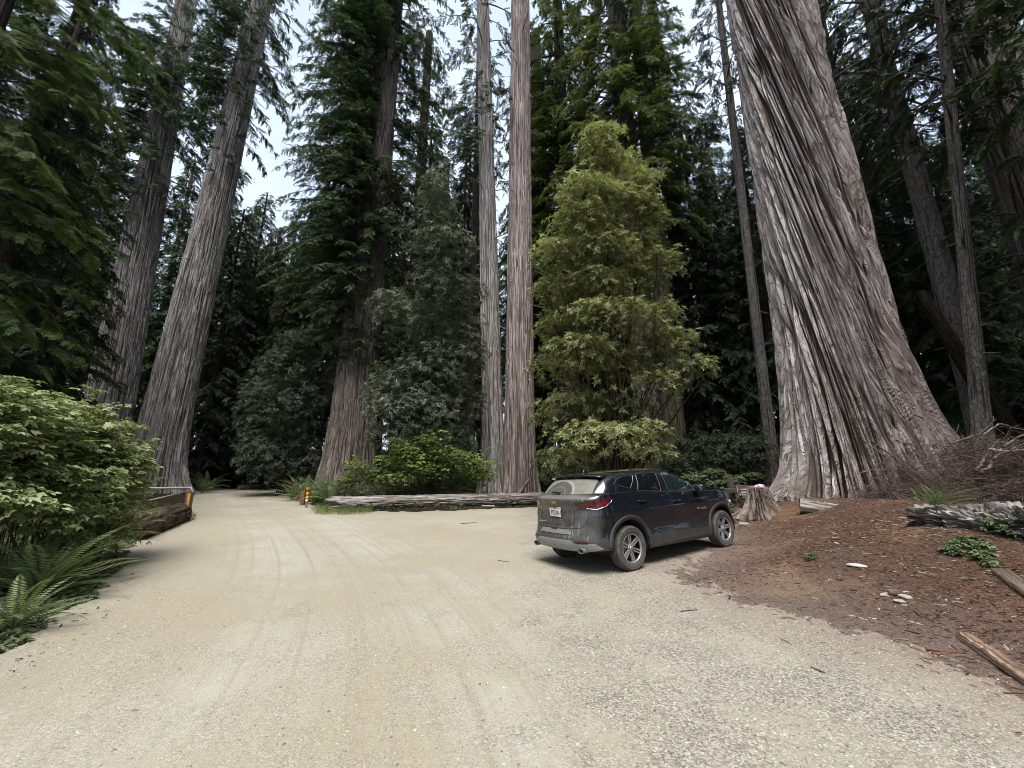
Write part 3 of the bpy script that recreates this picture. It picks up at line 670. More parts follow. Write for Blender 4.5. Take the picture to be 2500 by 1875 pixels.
two(1207, 1180, .70, .42, 55, 32, B_GREY, 'bare grey redwood trunk, thinner of the fused middle pair', 23.8, 31, epi((24, 31), 40, 3.2, PI, 1.0), .35)
# more trunks further back
bare_red(1146, 1120, 34, .46, 'thin straight dark trunk behind the fused middle pair', 33, 30, 3.5, 60, B_DARK, M_RED, 52, .55, per=4, nA=40, nH=80, flare=.1)
bare_red(1588, 1120, 25.5, .98, 'grey redwood trunk half hidden behind the yellow-green tanoak', 34, 19.5, 6.2, 260, B_SCALY, M_REDLIT, 52, .6, per=11, nA=90, nH=160, extra=epi((17, 36), 60, 4.2, -PI/2-.4, .9), droop=.75, sc=(.42, .95))
bare_red(1652, 1120, 24.5, .68, 'dark mossy trunk with a flared foot behind the car', 35, 21, 4.5, 90, B_MOSS, M_RED, 50, .6, per=5, nA=60, nH=120, flare=.4)
bare_red(1400, 1120, 31, .8, 'redwood with bright green sprays behind the yellow-green tanoak', 36, 15, 7.0, 260, B_DARK, M_REDLIT, 56, .6, per=9, nA=60, nH=100, extra=epi((22, 36), 40, 5, -PI/2, .7), droop=.8, sc=(.45, 1.0))
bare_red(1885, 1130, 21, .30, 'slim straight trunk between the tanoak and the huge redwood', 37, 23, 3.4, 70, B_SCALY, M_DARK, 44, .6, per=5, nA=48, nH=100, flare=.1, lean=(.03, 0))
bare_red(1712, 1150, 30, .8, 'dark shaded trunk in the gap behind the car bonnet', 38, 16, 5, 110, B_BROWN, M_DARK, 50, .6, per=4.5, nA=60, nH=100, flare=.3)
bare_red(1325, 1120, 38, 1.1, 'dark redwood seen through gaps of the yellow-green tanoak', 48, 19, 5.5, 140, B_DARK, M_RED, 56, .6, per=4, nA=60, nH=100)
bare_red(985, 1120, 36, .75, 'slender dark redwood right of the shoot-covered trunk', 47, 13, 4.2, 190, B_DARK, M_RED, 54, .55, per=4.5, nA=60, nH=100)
# right edge
bare_red(2392, 1005, 17.5, .50, 'grey slanting trunk right of the huge redwood', 39, 19, 5.0, 90, B_SCALY, M_DARK, 40, .6, per=5, nA=60, nH=140, flare=.25, droop=.6)
bare_red(2368, 1030, 14.5, .27, 'slim brown trunk beside the brush pile', 40, 15, 3.5, 60, B_SCALY, M_OLIVE, 32, .6, per=6, nA=48, nH=120, flare=.12, lean=(.17, 0))
bare_red(2700, 960, 17, 1.45, 'broad pale trunk crossing the upper right corner', 41, 15, 6.5, 110, B_GREY, M_OLIVE, 45, .7, per=5, nA=110, nH=200, extra=epi((9, 20), 26, 4, PI, .8))
bare_red(2225, 1020, 24, .5, 'dark trunk behind the huge redwood at its right edge', 42, 12, 5, 120, B_DARK, M_DARK, 44, .6, per=5, nA=48, nH=90)
# leaning reddish dead trunk far right
lx, ly = spot(2495, 1010, 16.5)
tree('leaning_tree', lx, ly, 'reddish dead trunk leaning left among the dark firs', None, trunk_np(9, taper(.42, .2, 9, .2), 40, 60, 43, 0, .06, 8, None, (-.28, .05), 1.0, .2), B_DARK)
# ------------------------------------------------------------------ dark forest behind: four kinds copied many times
def proto(name, H, cb, R_, nb, seed, bark, leaf, label, group, r0=.38, per=7.5, sc=(.5, 1.15), droop=.6, protos=FR, shape=.7):
    rad = taper(r0, r0*.25, H, .25, 1.5); tr = trunk_np(H, rad, 24, 46, seed, 0, .05, 6, None, (0, 0), 1.2, .15)
    wood = MB(); bs = conifer_boughs(H, cb, R_, nb, seed, shape, .2, droop, rad=rad)
    return tree(name, 0, 0, label, group, tr, bark, crown_np(bs, seed, protos, per, sc, .35, .2, wood, .05), leaf, z=0, wood=wood)
GB = 'dark conifers standing in the forest behind'
LB = 'dark green forest conifer among many alike behind the big trunks'
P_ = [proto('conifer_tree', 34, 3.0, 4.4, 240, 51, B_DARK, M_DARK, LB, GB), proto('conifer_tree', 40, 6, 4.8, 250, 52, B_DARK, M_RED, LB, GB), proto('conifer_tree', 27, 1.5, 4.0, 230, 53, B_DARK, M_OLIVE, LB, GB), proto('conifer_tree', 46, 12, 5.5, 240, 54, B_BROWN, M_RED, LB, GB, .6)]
used = set()
def forest(kind, u, zf, sc, rz, label=None, group=None, v=1150):
    x, y = spot(u, v, zf) if isinstance(u, (int, float)) else u
    o = P_[kind]
    if kind in used: o = copy_tree(o)
    used.add(kind)
    o.location = (x, y, H1(x, y)-.1); o.rotation_euler = (0, 0, rz); o.scale = (sc, sc, sc)
    if label: o['label'] = label
    if group: o['group'] = group
    return o
rf = np.random.RandomState(90)
rows = [(30, [(-350, 0), (-120, 2), (-60, 0)]), (40, [(-250, 3), (20, 0), (215, 2), (560, 2), (700, 0), (1010, 1), (1100, 0), (1480, 3), (1560, 1), (1780, 0), (1850, 3), (1960, 0)]),
        (54, [(-300, 1), (-100, 3), (90, 1), (330, 3), (505, 3), (590, 1), (640, 3), (800, 1), (900, 3), (1060, 2), (1170, 3), (1300, 1), (1420, 0), (1520, 2), (1640, 3), (1730, 1), (1830, 2), (1930, 3), (2050, 1)]),
        (72, [(-250, 0), (-60, 1), (130, 3), (250, 1), (400, 0), (470, 3), (545, 1), (640, 2), (760, 3), (860, 0), (960, 3), (1040, 1), (1140, 0), (1240, 3), (1360, 1), (1470, 3), (1580, 1), (1690, 3), (1790, 0), (1890, 1), (1990, 3)]),
        (100, [(-150, 1), (30, 0), (190, 3), (300, 1), (430, 3), (520, 0), (600, 1), (700, 0), (820, 1), (910, 3), (1010, 0), (1100, 1), (1200, 3), (1290, 0), (1390, 1), (1500, 0), (1600, 3), (1720, 1)]),
        (39, [(545, 2), (600, 2), (660, 2), (500, 0)]),
        (47, [(1075, 3), (930, 1), (1120, 3), (420, 3), (530, 1), (330, 1), (200, 3), (110, 1), (725, 3)]),
        (34, [(1035, 0), (770, 1), (655, 2), (1440, 0), (1545, 2), (1335, 1)])]
for zf, lst in rows:
    for u, k in lst: forest(k, u+rf.normal(0, 12), zf*rf.uniform(.9, 1.12), rf.uniform(.85, 1.2), rf.uniform(0, 6.28))
for u, zf, k in [(1760, 27, 0), (1840, 30, 2), (1930, 25, 0), (2130, 27, 1), (2300, 26, 0), (2430, 22, 2), (2560, 24, 0), (2700, 27, 1), (2480, 31, 1), (2350, 34, 3), (2230, 36, 1), (2620, 38, 3), (2800, 33, 0), (2950, 30, 1), (2540, 45, 1), (2380, 48, 0), (2150, 44, 3), (2280, 58, 1), (2700, 56, 1), (2480, 62, 3), (2900, 52, 0)]:
    forest(k, u, zf, rf.uniform(.8, 1.1), rf.uniform(0, 6.28), 'dark fir in the shaded wood right of the huge redwood', 'dark firs on the right')
for u, zf, k in [(-180, 17, 0), (-420, 20, 1), (-330, 26, 0), (10, 22.5, 2), (-120, 24, 1), (-700, 22, 0), (-500, 36, 1), (-700, 40, 3), (-380, 48, 3)]:
    forest(k, u, zf, rf.uniform(.8, 1.1), rf.uniform(0, 6.28), 'dark conifer in the wood behind the left bush', 'dark conifers on the left')
# unseen trees added round the clearing to shade it and darken the car's reflections
for x, y, k in [(-22, -20, 0), (-27, -9, 1), (-8, -30, 3), (4, -32, 1), (14, -26, 0), (16, -9, 2), (19, 0, 1), (22, -17, 3), (-16, -27, 3), (-29, 1, 0), (27, -8, 0), (25, 4, 0), (16, 3, 2), (19, 7.5, 1), (21, 2, 0), (23, 10, 0), (18, -3, 3), (28, 8, 1), (31, 2, 1), (28, -3, 3), (-25, 9, 2), (26, -22, 1), (22, -26, 0)]:
    forest(k, (x, y), 0, rf.uniform(.85, 1.15), rf.uniform(0, 6.28), 'unseen conifer added behind the photographer for shade and reflections', 'unseen conifers added behind the photographer')
# hemlock at the left edge with drooping light green boughs
def hemlock(x, y, label, seed, boughs, H=26):
    rad = taper(.34, .1, H, .2); tr = trunk_np(H, rad, 30, 60, seed, 0, .05, 7, None, (0, 0), 1.2, .2)
    wood = MB(); r = np.random.RandomState(seed); bs = []
    for (h, az, L) in boughs: bs.append(bough((0, 0, h), az, L, .12*r.uniform(.5, 1.5), .42*r.uniform(.7, 1.3), r, 9))
    tree('hemlock_tree', x, y, label, None, tr, B_DARK, crown_np(bs, seed, FF, 6.0 if H < 30 else 4.2, (.40, .80), .28, .25, wood, .03, 1.1, .3), M_HEM, wood=wood)
hx, hy = spot(-330, 900, 10.5)
rh = np.random.RandomState(60)
hemlock(hx, hy, 'hemlock with drooping bright green boughs at the left edge', 60, [(rh.uniform(3.2, 20), rh.normal(-.15, .55), rh.uniform(2.4, 4.3)) for _ in range(62)])
hx, hy = spot(-90, 950, 17)
hemlock(hx, hy, 'taller hemlock behind the left bush with layered drooping boughs', 61, [(rh.uniform(5, 26), rh.normal(-.5, .9), rh.uniform(2.2, 4.6)) for _ in range(100)], 32)
# ------------------------------------------------------------------ shrubs
M_GREYD = leaf_mat('dark_grey_green_leaf', (.022, .032, .020), (.062, .082, .050), (.14, .165, .11), .42, .15, .45, scale=.6)
def px_lobes(lst, zf, dz, seed, k=1.13):
    """clumps of a shrub: (display u, v, half width, half height) at depth zf +- dz -> world ellipsoids"""
    r = np.random.RandomState(seed); out = []
    for l in lst:
        z = (l[4] if len(l) > 4 else zf)+r.uniform(-dz, dz)
        c = at(l[0]*k, l[1]*k, z); out.append((c, np.array([l[2], (l[2]+l[3])*.55, l[3]])*k/F*z))
    return out
def shell_pts(lobes, n, seed, up=.25, inner=.72, wobble=.9):
    r = np.random.RandomState(seed); ar = np.array([a[0]*a[1]+a[0]*a[2]+a[1]*a[2] for _, a in lobes]); pk = r.choice(len(lobes), n, p=ar/ar.sum())
    d = r.normal(0, 1, (n, 3)); d[:, 2] += up; d /= np.linalg.norm(d, axis=1)[:, None]
    c = np.array([l[0] for l in lobes])[pk]; a = np.array([l[1] for l in lobes])[pk]
    q = inner+(1.08-inner)*r.rand(n)**.6
    wob = 1+wobble*(fbm((c+d*a)*1.6, 3, seed)-.5)
    return c+d*a*(q*wob)[:, None], d, q
def whorl_shrub(lobes, n, ls, seed, up=.35, inner=.6):
    p, d, q = shell_pts(lobes, n, seed, up, inner); r = np.random.RandomState(seed+1); p = p+d*(r.exponential(.07, (n, 1))*np.mean([a[0] for _, a in lobes]))+r.normal(0, .07, p.shape)
    ax = d*.8+np.array([0, 0, .7])+r.normal(0, .35, d.shape); t = r.normal(0, 1, d.shape); t = t-ax*(np.sum(t*ax, 1)/np.sum(ax*ax, 1))[:, None]
    return stamp(WH, p, basis(t, ax), r.uniform(.75, 1.2, n)*ls, np.clip((q-inner)/(1.08-inner)*.55+.5*(d[:, 2] > .2)+r.normal(0, .15, n), 0, 1), seed)  # upper and outer leaves of each clump coloured lighter, as if lit from above
def tri_leaf(seed, lobed=True):
    r = np.random.RandomState(seed); V = []; rn = []; b = r.uniform(.3, .8)
    for a, L, W in ((0, 1.0, .52), (.95, .78, .46), (-.95, .78, .46)):
        o = np.array([.12, 0, 0]) if a == 0 else np.array([0.05, 0, 0]); m = diamond(L, W, .18); m[1, 0] = m[3, 0] = L*.42
        V.append(place(m, o, a+r.normal(0, .08), r.uniform(-.3, .02), r.normal(0, .2))); rn.append(np.clip(b+r.normal(0, .1), 0, 1))
    return np.array(V), np.array(rn)
def jag_leaf(seed):
    """a lobed, pointed leaf blade built of six facets, length 1"""
    r = np.random.RandomState(seed); V = []; rn = []; b = r.uniform(.3, .8)
    for a, L, W, o in ((0, .72, .5, .3), (.5, .62, .34, .18), (-.5, .62, .34, .18), (1.05, .55, .36, .05), (-1.05, .55, .36, .05)):
        m = diamond(L, W, .12); V.append(place(m, np.array([o, 0, 0]), a+r.normal(0, .06), -.12*abs(a)-.1+r.normal(0, .06), 0)); rn.append(np.clip(b+r.normal(0, .05), 0, 1))
    V.append(place(np.array([(0, 0, 0), (.3, .24, .02), (.55, 0, 0), (.3, -.24, .02)]), np.array([0, 0, -.004]), 0)); rn.append(b)
    return np.array(V), np.array(rn)
TRI = [tri_leaf(s) for s in range(5)]; JAG = [jag_leaf(s) for s in range(5)]
def leafy(lobes, n, ls, seed, protos=TRI, up=.5, inner=.55, tilt=.4):
    p, d, q = shell_pts(lobes, n, seed, up, inner); r = np.random.RandomState(seed+1)
    h = d*np.array([1, 1, .2])+r.normal(0, .5, d.shape); h[:, 2] = h[:, 2]*.35-.22
    upv = np.array([0, 0, 1.0])+d*.35+r.normal(0, tilt*.6, d.shape)
    return stamp(protos, p, basis(h, upv), r.uniform(.5, 1.25, n)*ls, np.clip((q-inner)/(1.08-inner)*.5+.35*(d[:, 2] > .1)+r.normal(0, .2, n), 0, 1), seed)  # leaves on top of a clump painted lighter, inner ones darker, imitating light
def stems_mb(lobes, foot, n, rad, seed):
    m = MB(); r = np.random.RandomState(seed)
    for i in range(n):
        c, a = lobes[r.randint(len(lobes))]; e = c+r.normal(0, .35, 3)*a; f = np.array(foot)+np.append(r.normal(0, .25, 2), -.1)
        mid = (f+e)/2+np.append(r.normal(0, .12, 2), .15)*np.linalg.norm(e-f)*.6
        s = np.linspace(0, 1, 7)[:, None]; P = (1-s)**2*f+2*s*(1-s)*mid+s**2*e
        m.tube(P, rad*np.linspace(1, .25, 7)*r.uniform(.5, 1.2), 5, cap=False)
    return m
def shrub(name, label, cat, foot, lobes, fol, leaf, nst, rad, seed, group=None, stem='stem'):
    foot = np.array([foot[0], foot[1], H1(foot[0], foot[1])]); t = empty(name, foot, label, cat, group)
    V, Fq, rn = fol; link('foliage', mesh_np('foliage', V-foot, Fq, False, {'rnd': rn}), leaf, t)
    if nst: stems_mb([(c-foot, a) for c, a in lobes], (0, 0, 0), nst, rad, seed).build(stem, M_STEM, t)
    return t
YL = [(1295,325,50,50),(1335,380,62,50),(1270,430,75,45),(1330,450,70,40),(1255,495,80,40),(1200,555,52,40),(1290,550,95,42),(1385,405,32,40),(1402,470,30,45),(1375,540,50,30),(1425,570,50,26),(1195,635,48,34),(1280,625,80,34),(1370,625,60,30),(1315,690,110,34),(1195,715,46,34),(1425,685,52,28),(1445,745,72,30),(1505,798,45,24),(1255,765,95,36),(1180,800,40,28),(1345,795,90,34),(1420,830,62,26),(1245,880,95,28),(1345,895,85,28),(1185,912,42,24),(1400,935,46,24),(1300,950,110,34),(1390,985,56,28),(1225,1000,70,30)]
lob = px_lobes([(a, b, c*.9, d*.85) for a, b, c, d in YL], 19.3, 1.2, 1); fx = spot(1490, 1150, 19.6)
lob2 = px_lobes([(1300,430,60,70),(1290,560,95,80),(1290,690,110,80),(1300,820,110,80),(1290,940,110,70),(1230,640,60,60),(1390,600,50,60),(1400,760,60,60)], 20.2, .4, 2)
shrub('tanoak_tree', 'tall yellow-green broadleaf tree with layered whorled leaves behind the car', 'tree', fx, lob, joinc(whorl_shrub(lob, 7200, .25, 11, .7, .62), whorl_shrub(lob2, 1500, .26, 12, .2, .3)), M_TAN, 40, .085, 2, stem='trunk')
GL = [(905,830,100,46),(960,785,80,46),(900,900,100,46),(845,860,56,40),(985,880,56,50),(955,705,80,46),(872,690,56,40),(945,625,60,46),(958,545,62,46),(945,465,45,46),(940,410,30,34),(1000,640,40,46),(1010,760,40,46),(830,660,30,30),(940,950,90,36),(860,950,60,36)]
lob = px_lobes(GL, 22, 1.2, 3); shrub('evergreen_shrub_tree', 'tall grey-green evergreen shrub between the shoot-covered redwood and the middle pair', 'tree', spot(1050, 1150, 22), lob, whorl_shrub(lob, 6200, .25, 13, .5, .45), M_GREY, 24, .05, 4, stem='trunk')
GL2 = [(620,800,50,46),(580,870,62,50),(640,880,56,56),(600,950,76,46),(660,965,46,46),(560,925,36,40),(690,880,30,60),(640,760,40,40),(600,1000,70,36),(680,1005,40,30),(560,985,40,34)]
lob = px_lobes(GL2, 28, 1.5, 5); shrub('evergreen_shrub', 'dark grey-green evergreen shrub at the bend of the road', 'shrub', spot(690, 1170, 28), lob, whorl_shrub(lob, 4200, .3, 15, .5, .45), M_GREYD, 12, .05, 6)
BL = [(30,900,60,34,5.5),(100,940,70,36,6),(10,985,80,50,5.2),(175,975,60,30,6.4),(230,1000,56,30,6.9),(275,1010,44,30,7.4),(80,1030,90,44,5.6),(170,1050,80,38,6.2),(20,1090,80,44,5.0),(130,1110,80,34,5.8),(235,1090,56,30,6.8),(-60,940,80,70,5.2),(-60,1060,80,70,4.9)]
lob = px_lobes(BL, 6, .3, 7); foot = np.array([-7.4, 6.6, H1(-7.4, 6.6)]); rb = np.random.RandomState(8); feet = []; tops = []
TOP = [(0,838,5.4),(40,822,5.6),(70,850,5.7),(110,862,6.0),(150,845,6.5),(185,868,6.7),(215,885,6.9),(250,905,7.2),(290,915,7.5),(300,935,7.8),(308,965,7.8),(295,990,7.6),(280,1010,7.4),(300,975,7.6),(235,1060,7.1),(200,1085,6.8),(-40,840,5.2),(20,870,5.2),(130,900,6.0),(90,830,5.9),(160,870,6.9),(280,960,7.2),(240,945,6.8),(180,1110,6.3)]
for i in range(150):
    u, v, z = TOP[rb.randint(len(TOP))]; w_ = rb.rand()**1.4*.55; u = u*1.13+rb.normal(0, 26); v = v*1.13+w_*260+rb.normal(0, 14); e = at(u, v, z+rb.normal(0, .25))
    f = np.array([min(e[0]-rb.uniform(-.2, 1.2), -5.3), e[1]+rb.uniform(-.3, .7), 0]); 
    while float(sdist(np.array([f[0]]), np.array([f[1]]), GRAVEL)[0]) > -.7: f[0] -= .2
    f[2] = H1(f[0], f[1]); feet.append(f); tops.append(e)
cn, cm_ = cane_leaves(feet, tops, 54, .108, TRI, 9); cj, cm2 = cane_leaves(feet[:55], [t_+rb.normal(0, .2, 3) for t_ in tops[:55]], 20, .145, JAG, 10, .35, .2)
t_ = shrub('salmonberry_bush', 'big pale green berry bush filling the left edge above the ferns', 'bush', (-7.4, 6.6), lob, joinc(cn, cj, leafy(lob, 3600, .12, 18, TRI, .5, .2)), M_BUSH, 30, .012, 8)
for V_ in cm_.V: V_ -= foot
cm_.build('cane', M_STEM, t_)
SL = [(772,1012,28,14),(800,1030,34,18),(835,1005,30,18),(870,1035,44,18),(895,985,38,20),(925,955,30,18),(955,985,48,26),(1010,1000,46,26),(1050,1028,30,18),(862,965,26,20),(930,1020,50,20),(750,1040,28,12),(990,1035,56,18)]
lob = px_lobes(SL, 20.3, .7, 9); shrub('berry_bush', 'fresh green berry bush growing behind the grey fallen log', 'bush', spot(1080, 1170, 20.3), lob, joinc(leafy(lob, 3000, .16, 19, TRI, .5, .1), cane_leaves([c-np.array([rb.normal(0, .4), rb.normal(0, .3), c[2]-H1(c[0], c[1])]) for c, a in lob for _ in range(6)], [c+rb.normal(0, .9, 3)*a*np.array([1, 1, .8])+np.array([0, 0, a[2]*.6]) for c, a in lob for _ in range(6)], 34, .15, TRI, 29, .3, .2)[0]), M_BUSH2, 40, .015, 10)
SL = [(1500,1034,24,12),(1540,1028,30,14),(1590,1036,30,11),(1625,1030,24,12),(1560,1045,40,10)]
lob = px_lobes(SL, 17, .8, 19); shrub('low_shrub', 'low dark green shrub beyond the car bonnet', 'shrub', spot(1760, 1170, 17), lob, leafy(lob, 1500, .15, 23, TRI, .5, .2), M_COVER, 10, .012, 20)
# dark undergrowth shrubs deep in the wood
def dark_shrub(seed, w, h):
    r = np.random.RandomState(seed); lob = [(np.array([r.normal(0, w*.4), r.normal(0, w*.4), r.uniform(.25, .85)*h]), np.array([w*.4, w*.4, h*.25])*r.uniform(.7, 1.2)) for _ in range(11)]
    t = empty('forest_shrub', (0, 0, 0), 'dark evergreen shrub filling the shade under the forest trees', 'shrub', 'dark shrubs under the forest trees')
    V, Fq, rn = whorl_shrub(lob, 2000, .26, seed, .4, .3); link('foliage', mesh_np('foliage', V, Fq, False, {'rnd': rn}), M_UND, t); stems_mb(lob, (0, 0, 0), 10, .03, seed).build('stem', M_STEM, t)
    return t
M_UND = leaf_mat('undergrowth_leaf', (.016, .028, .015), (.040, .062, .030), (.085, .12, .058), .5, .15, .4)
US = [dark_shrub(71, 3.2, 3.2), dark_shrub(72, 2.6, 4.6), dark_shrub(73, 3.6, 2.2)]; su = set()
ru = np.random.RandomState(75)
for u, zf in [(560, 40), (480, 43), (610, 48), (520, 55), (690, 38), (740, 33), (420, 50), (640, 60), (350, 40), (1000, 29), (1120, 30), (940, 34), (1330, 27), (1420, 26), (1560, 26), (1680, 24), (1750, 25), (1830, 23), (1920, 26), (1700, 32), (1800, 33), (1640, 40), (1150, 42), (1300, 44), (1480, 46), (180, 28), (90, 25), (0, 21), (-100, 18), (-220, 15), (120, 19), (2260, 22), (2340, 21), (2420, 19), (2500, 18.5), (2580, 17), (2680, 16), (2480, 24), (2380, 27), (2200, 29), (2560, 30), (800, 44), (880, 50), (-330, 13), (-420, 17)]:
    k = ru.randint(3); o = US[k] if k not in su else copy_tree(US[k]); su.add(k)
    x, y = spot(u, 1160, zf); o.location = (x, y, H1(x, y)-.15); s = ru.uniform(.75, 1.25); o.scale = (s, s, s*ru.uniform(.8, 1.2)); o.rotation_euler = (0, 0, ru.uniform(0, 6.28))
# ------------------------------------------------------------------ sword ferns
def fern_np(seed, nf=22, L=1.0, pairs=30, arch=.9):
    r = np.random.RandomState(seed); P = []; Q = []; st = MB()
    for i in range(nf):
        az = i*2.39996+r.normal(0, .25); l = L*r.uniform(.65, 1.1); el = r.uniform(.5, 1.35) if i > nf*.25 else r.uniform(1.1, 1.45)
        s = np.linspace(0, 1, 14); e = el-arch*1.35*s*r.uniform(.7, 1.2)
        ds = l/13; rr = np.concatenate([[0], np.cumsum(np.cos(e[:-1])*ds)]); zz = np.concatenate([[0], np.cumsum(np.sin(e[:-1])*ds)])
        b = az+np.cumsum(np.full(14, r.normal(0, .02)))
        C_ = np.stack([np.cumsum(np.diff(rr, prepend=0)*np.cos(b)), np.cumsum(np.diff(rr, prepend=0)*np.sin(b)), np.maximum(zz, .02)], 1)
        st.tube(C_, .004*np.linspace(1, .3, 14), 4, cap=False)
        q = np.linspace(.14, .99, pairs); c = np.stack([np.interp(q, s, C_[:, a]) for a in range(3)], 1); tg = np.gradient(c, axis=0); tg /= np.linalg.norm(tg, axis=1)[:, None]
        up = np.array([0, 0, 1.0])-tg*tg[:, 2:3]; up /= np.linalg.norm(up, axis=1)[:, None]+1e-6; sd = np.cross(tg, up)
        pl = l*.105*np.sin(PI*np.clip(q*.86+.16, 0, 1))**.7; tone = np.clip(r.normal(.45, .22), 0, 1)
        for sg in (-1, 1):
            d = sd*sg+tg*.32+up*(-.12); d /= np.linalg.norm(d, axis=1)[:, None]
            wv = tg*(l*.34/pairs)*1.35
            A = c; B = c+d*pl[:, None]*.4+wv*.5; T_ = c+d*pl[:, None]-up*pl[:, None]*.12; E_ = c+d*pl[:, None]*.4-wv*.5
            P.append(np.stack([A, B, T_, E_], 1)); Q.append(np.repeat(np.clip(tone+.3*q+r.normal(0, .05, pairs), 0, 1)[:, None], 4, 1))
    V = np.concatenate(P).reshape(-1, 3); return V, np.arange(len(V)).reshape(-1, 4), np.concatenate(Q).reshape(-1), st
def fern(seed, label, group, x, y, L, nf=22, pairs=30, z=None, leaf=None):
    t = empty('sword_fern', (x, y, (H1(x, y) if z is None else z)+.03), label, 'fern', group)
    V, Fq, rn, st = fern_np(seed, nf, L, pairs); link('frond', mesh_np('frond', V, Fq, False, {'rnd': rn}), leaf or M_FERN, t); st.build('stalk', M_STEM, t)
    return t
def fern_px(seed, label, group, u, v, L, **k): p = hit(u, v); return fern(seed, label, group, p[0], p[1], L, **k)
fern_px(201, 'large sword fern arching over the gravel at the left edge', None, 85, 1470, 1.25, nf=38, pairs=36)
fern_px(202, 'small sword fern low down in the bottom left undergrowth', None, 25, 1548, .8, nf=26, pairs=26)
fern_px(203, 'sword fern with long pale fronds reaching toward the mossy log', None, 190, 1385, 1.25, nf=20, pairs=40)
fern_px(206, 'sword fern half hidden under the berry bush at the left', None, -30, 1450, .95, nf=26, pairs=34)
fern_px(204, 'yellowish sword fern between the berry bush and the mossy log', None, 262, 1320, 1.15, nf=24, pairs=34, leaf=M_BUSH2)
fg = 'sword ferns by the marker post'
f0 = fern_px(205, 'sword fern in the clump behind the orange marker post', fg, 745, 1224, 1.7, nf=26, pairs=26); fp = [f0]
rf = np.random.RandomState(77)
def fern_copy(u, v, s, label, group):
    p = hit(u, v); o = copy_tree(f0); o.location = (p[0], p[1], p[2]+.03); o.rotation_euler = (0, 0, rf.uniform(0, 6.28)); o.scale = (s, s, s*rf.uniform(.85, 1.1)); o['label'] = label; o['group'] = group
    return o
for u, v, s in [(712, 1222, 1.0), (775, 1228, 1.05), (805, 1229, .95), (735, 1218, 1.2), (790, 1218, 1.2), (830, 1222, .9), (760, 1214, 1.2)]: fern_copy(u, v, s, 'sword fern in the clump behind the orange marker post', fg)
for u, v, s in [(870, 1213, 1.0), (900, 1209, 1.0), (985, 1206, 1.1), (1040, 1204, 1.15), (965, 1212, 1.1), (1010, 1211, 1.0), (1060, 1210, 1.15), (1110, 1209, 1.1), (1155, 1207, 1.1), (1200, 1205, 1.0), (930, 1214, .9), (1185, 1200, 1.1), (1230, 1196, .9)]: fern_copy(u, v, s, 'sword fern growing behind the grey fallen log', 'ferns behind the fallen log')
for u, v, s in [(505, 1200, 1.3), (492, 1204, 1.1)]: fern_copy(u, v, s, 'sword fern at the foot of the front left redwood', 'ferns at the left redwood foot')
for u, v, s in [(1345, 1192, 1.0), (1380, 1190, 1.1), (1320, 1194, 1.0), (1420, 1188, 1.1), (1690, 1196, 1.2), (1725, 1190, 1.2), (1760, 1185, 1.3), (1800, 1180, 1.3), (1840, 1176, 1.3), (1775, 1192, 1.1), (1710, 1182, 1.4), (1875, 1160, 1.4), (1850, 1168, 1.3)]: fern_copy(u, v, s, 'dark sword fern in the shade beyond the car', 'ferns beyond the car')
for u, v, s, l in [(2345, 1215, .55, 'small bright fern in front of the brush pile'), (2290, 1250, .5, 'low pale fern beside the weathered driftwood log'), (2440, 1205, .6, 'small fern behind the gnarled grey log at the right edge')]: fern_copy(u, v, s, l, 'small ferns on the right slope')
def sprig(label, pts, zs, n, seed, ls=.07):
    lob = [(hit(u, v)+np.array([0, 0, zs*.4]), np.array([w_, w_*.8, zs])) for u, v, w_ in pts]; c0 = lob[0][0]
    shrub('creeping_plant', label, 'plant', c0[:2], lob, leafy(lob, n, ls, seed, TRI, .6, .1), M_COVER, 5, .004, seed, 'creeping plants on the slope')
sprig('low dark leafy creeper on the upper dirt slope', [(2345, 1338, .16), (2375, 1332, .2), (2400, 1350, .14)], .10, 420, 401)
sprig('dark creeper trailing down beside the upper grey board', [(2410, 1365, .12), (2425, 1385, .1), (2330, 1352, .12)], .08, 260, 402)
sprig('green weeds under the right end of the gnarled grey log', [(2455, 1305, .2), (2490, 1312, .22), (2430, 1300, .14)], .16, 480, 403)
sprig('tiny weed in the middle of the dirt slope', [(1980, 1368, .07)], .07, 60, 404, .05)
sprig('leafy weed at the left foot of the cut stump', [(1833, 1262, .10), (1840, 1255, .08)], .14, 160, 405, .05)
# ground cover of small leaves along the left verge and by the log
def cover(name, pts, ls, mat, seed, label):
    r = np.random.RandomState(seed); n = len(pts); z = height(pts[:, 0], pts[:, 1])
    P = np.stack([pts[:, 0], pts[:, 1], z+.03+r.rand(n)**2*.30*np.clip(pts[:, 2] if pts.shape[1] > 2 else 1, .1, 1)], 1)
    h = r.normal(0, 1, (n, 3)); h[:, 2] *= .2; up = np.array([0, 0, 1.0])+r.normal(0, .3, (n, 3))
    V, Fq, rn = stamp(TRI, P, basis(h, up), r.uniform(.6, 1.2, n)*ls, r.rand(n), seed)
    return tag(link(name, mesh_np(name, V, Fq, False, {'rnd': rn}), mat), label, None, None, 'stuff')
xy = polar_pts(30000, 4.0, 24, -1.12, -.5, 81, .8); s_ = sdist(xy[:, 0], xy[:, 1], GRAVEL); cl = n2(xy[:, 0], xy[:, 1], .9, 3, 91)
k = (s_ < .12+cl*1.1) & (s_ > -2.4); xy = np.concatenate([xy[k], sstep(0, 1.2, -s_[k])[:, None]], 1)
cover('ground_cover', xy, .085, M_COVER, 83, None)
xy = polar_pts(14000, 15, 40, -.62, .55, 85, 1.0); s_ = sdist(xy[:, 0], xy[:, 1], GRAVEL); cl = n2(xy[:, 0], xy[:, 1], .7, 3, 92)
k = (s_ < -.25) & (s_ > -6) & (cl > -.06); xy = np.concatenate([xy[k], np.ones((k.sum(), 1))], 1)
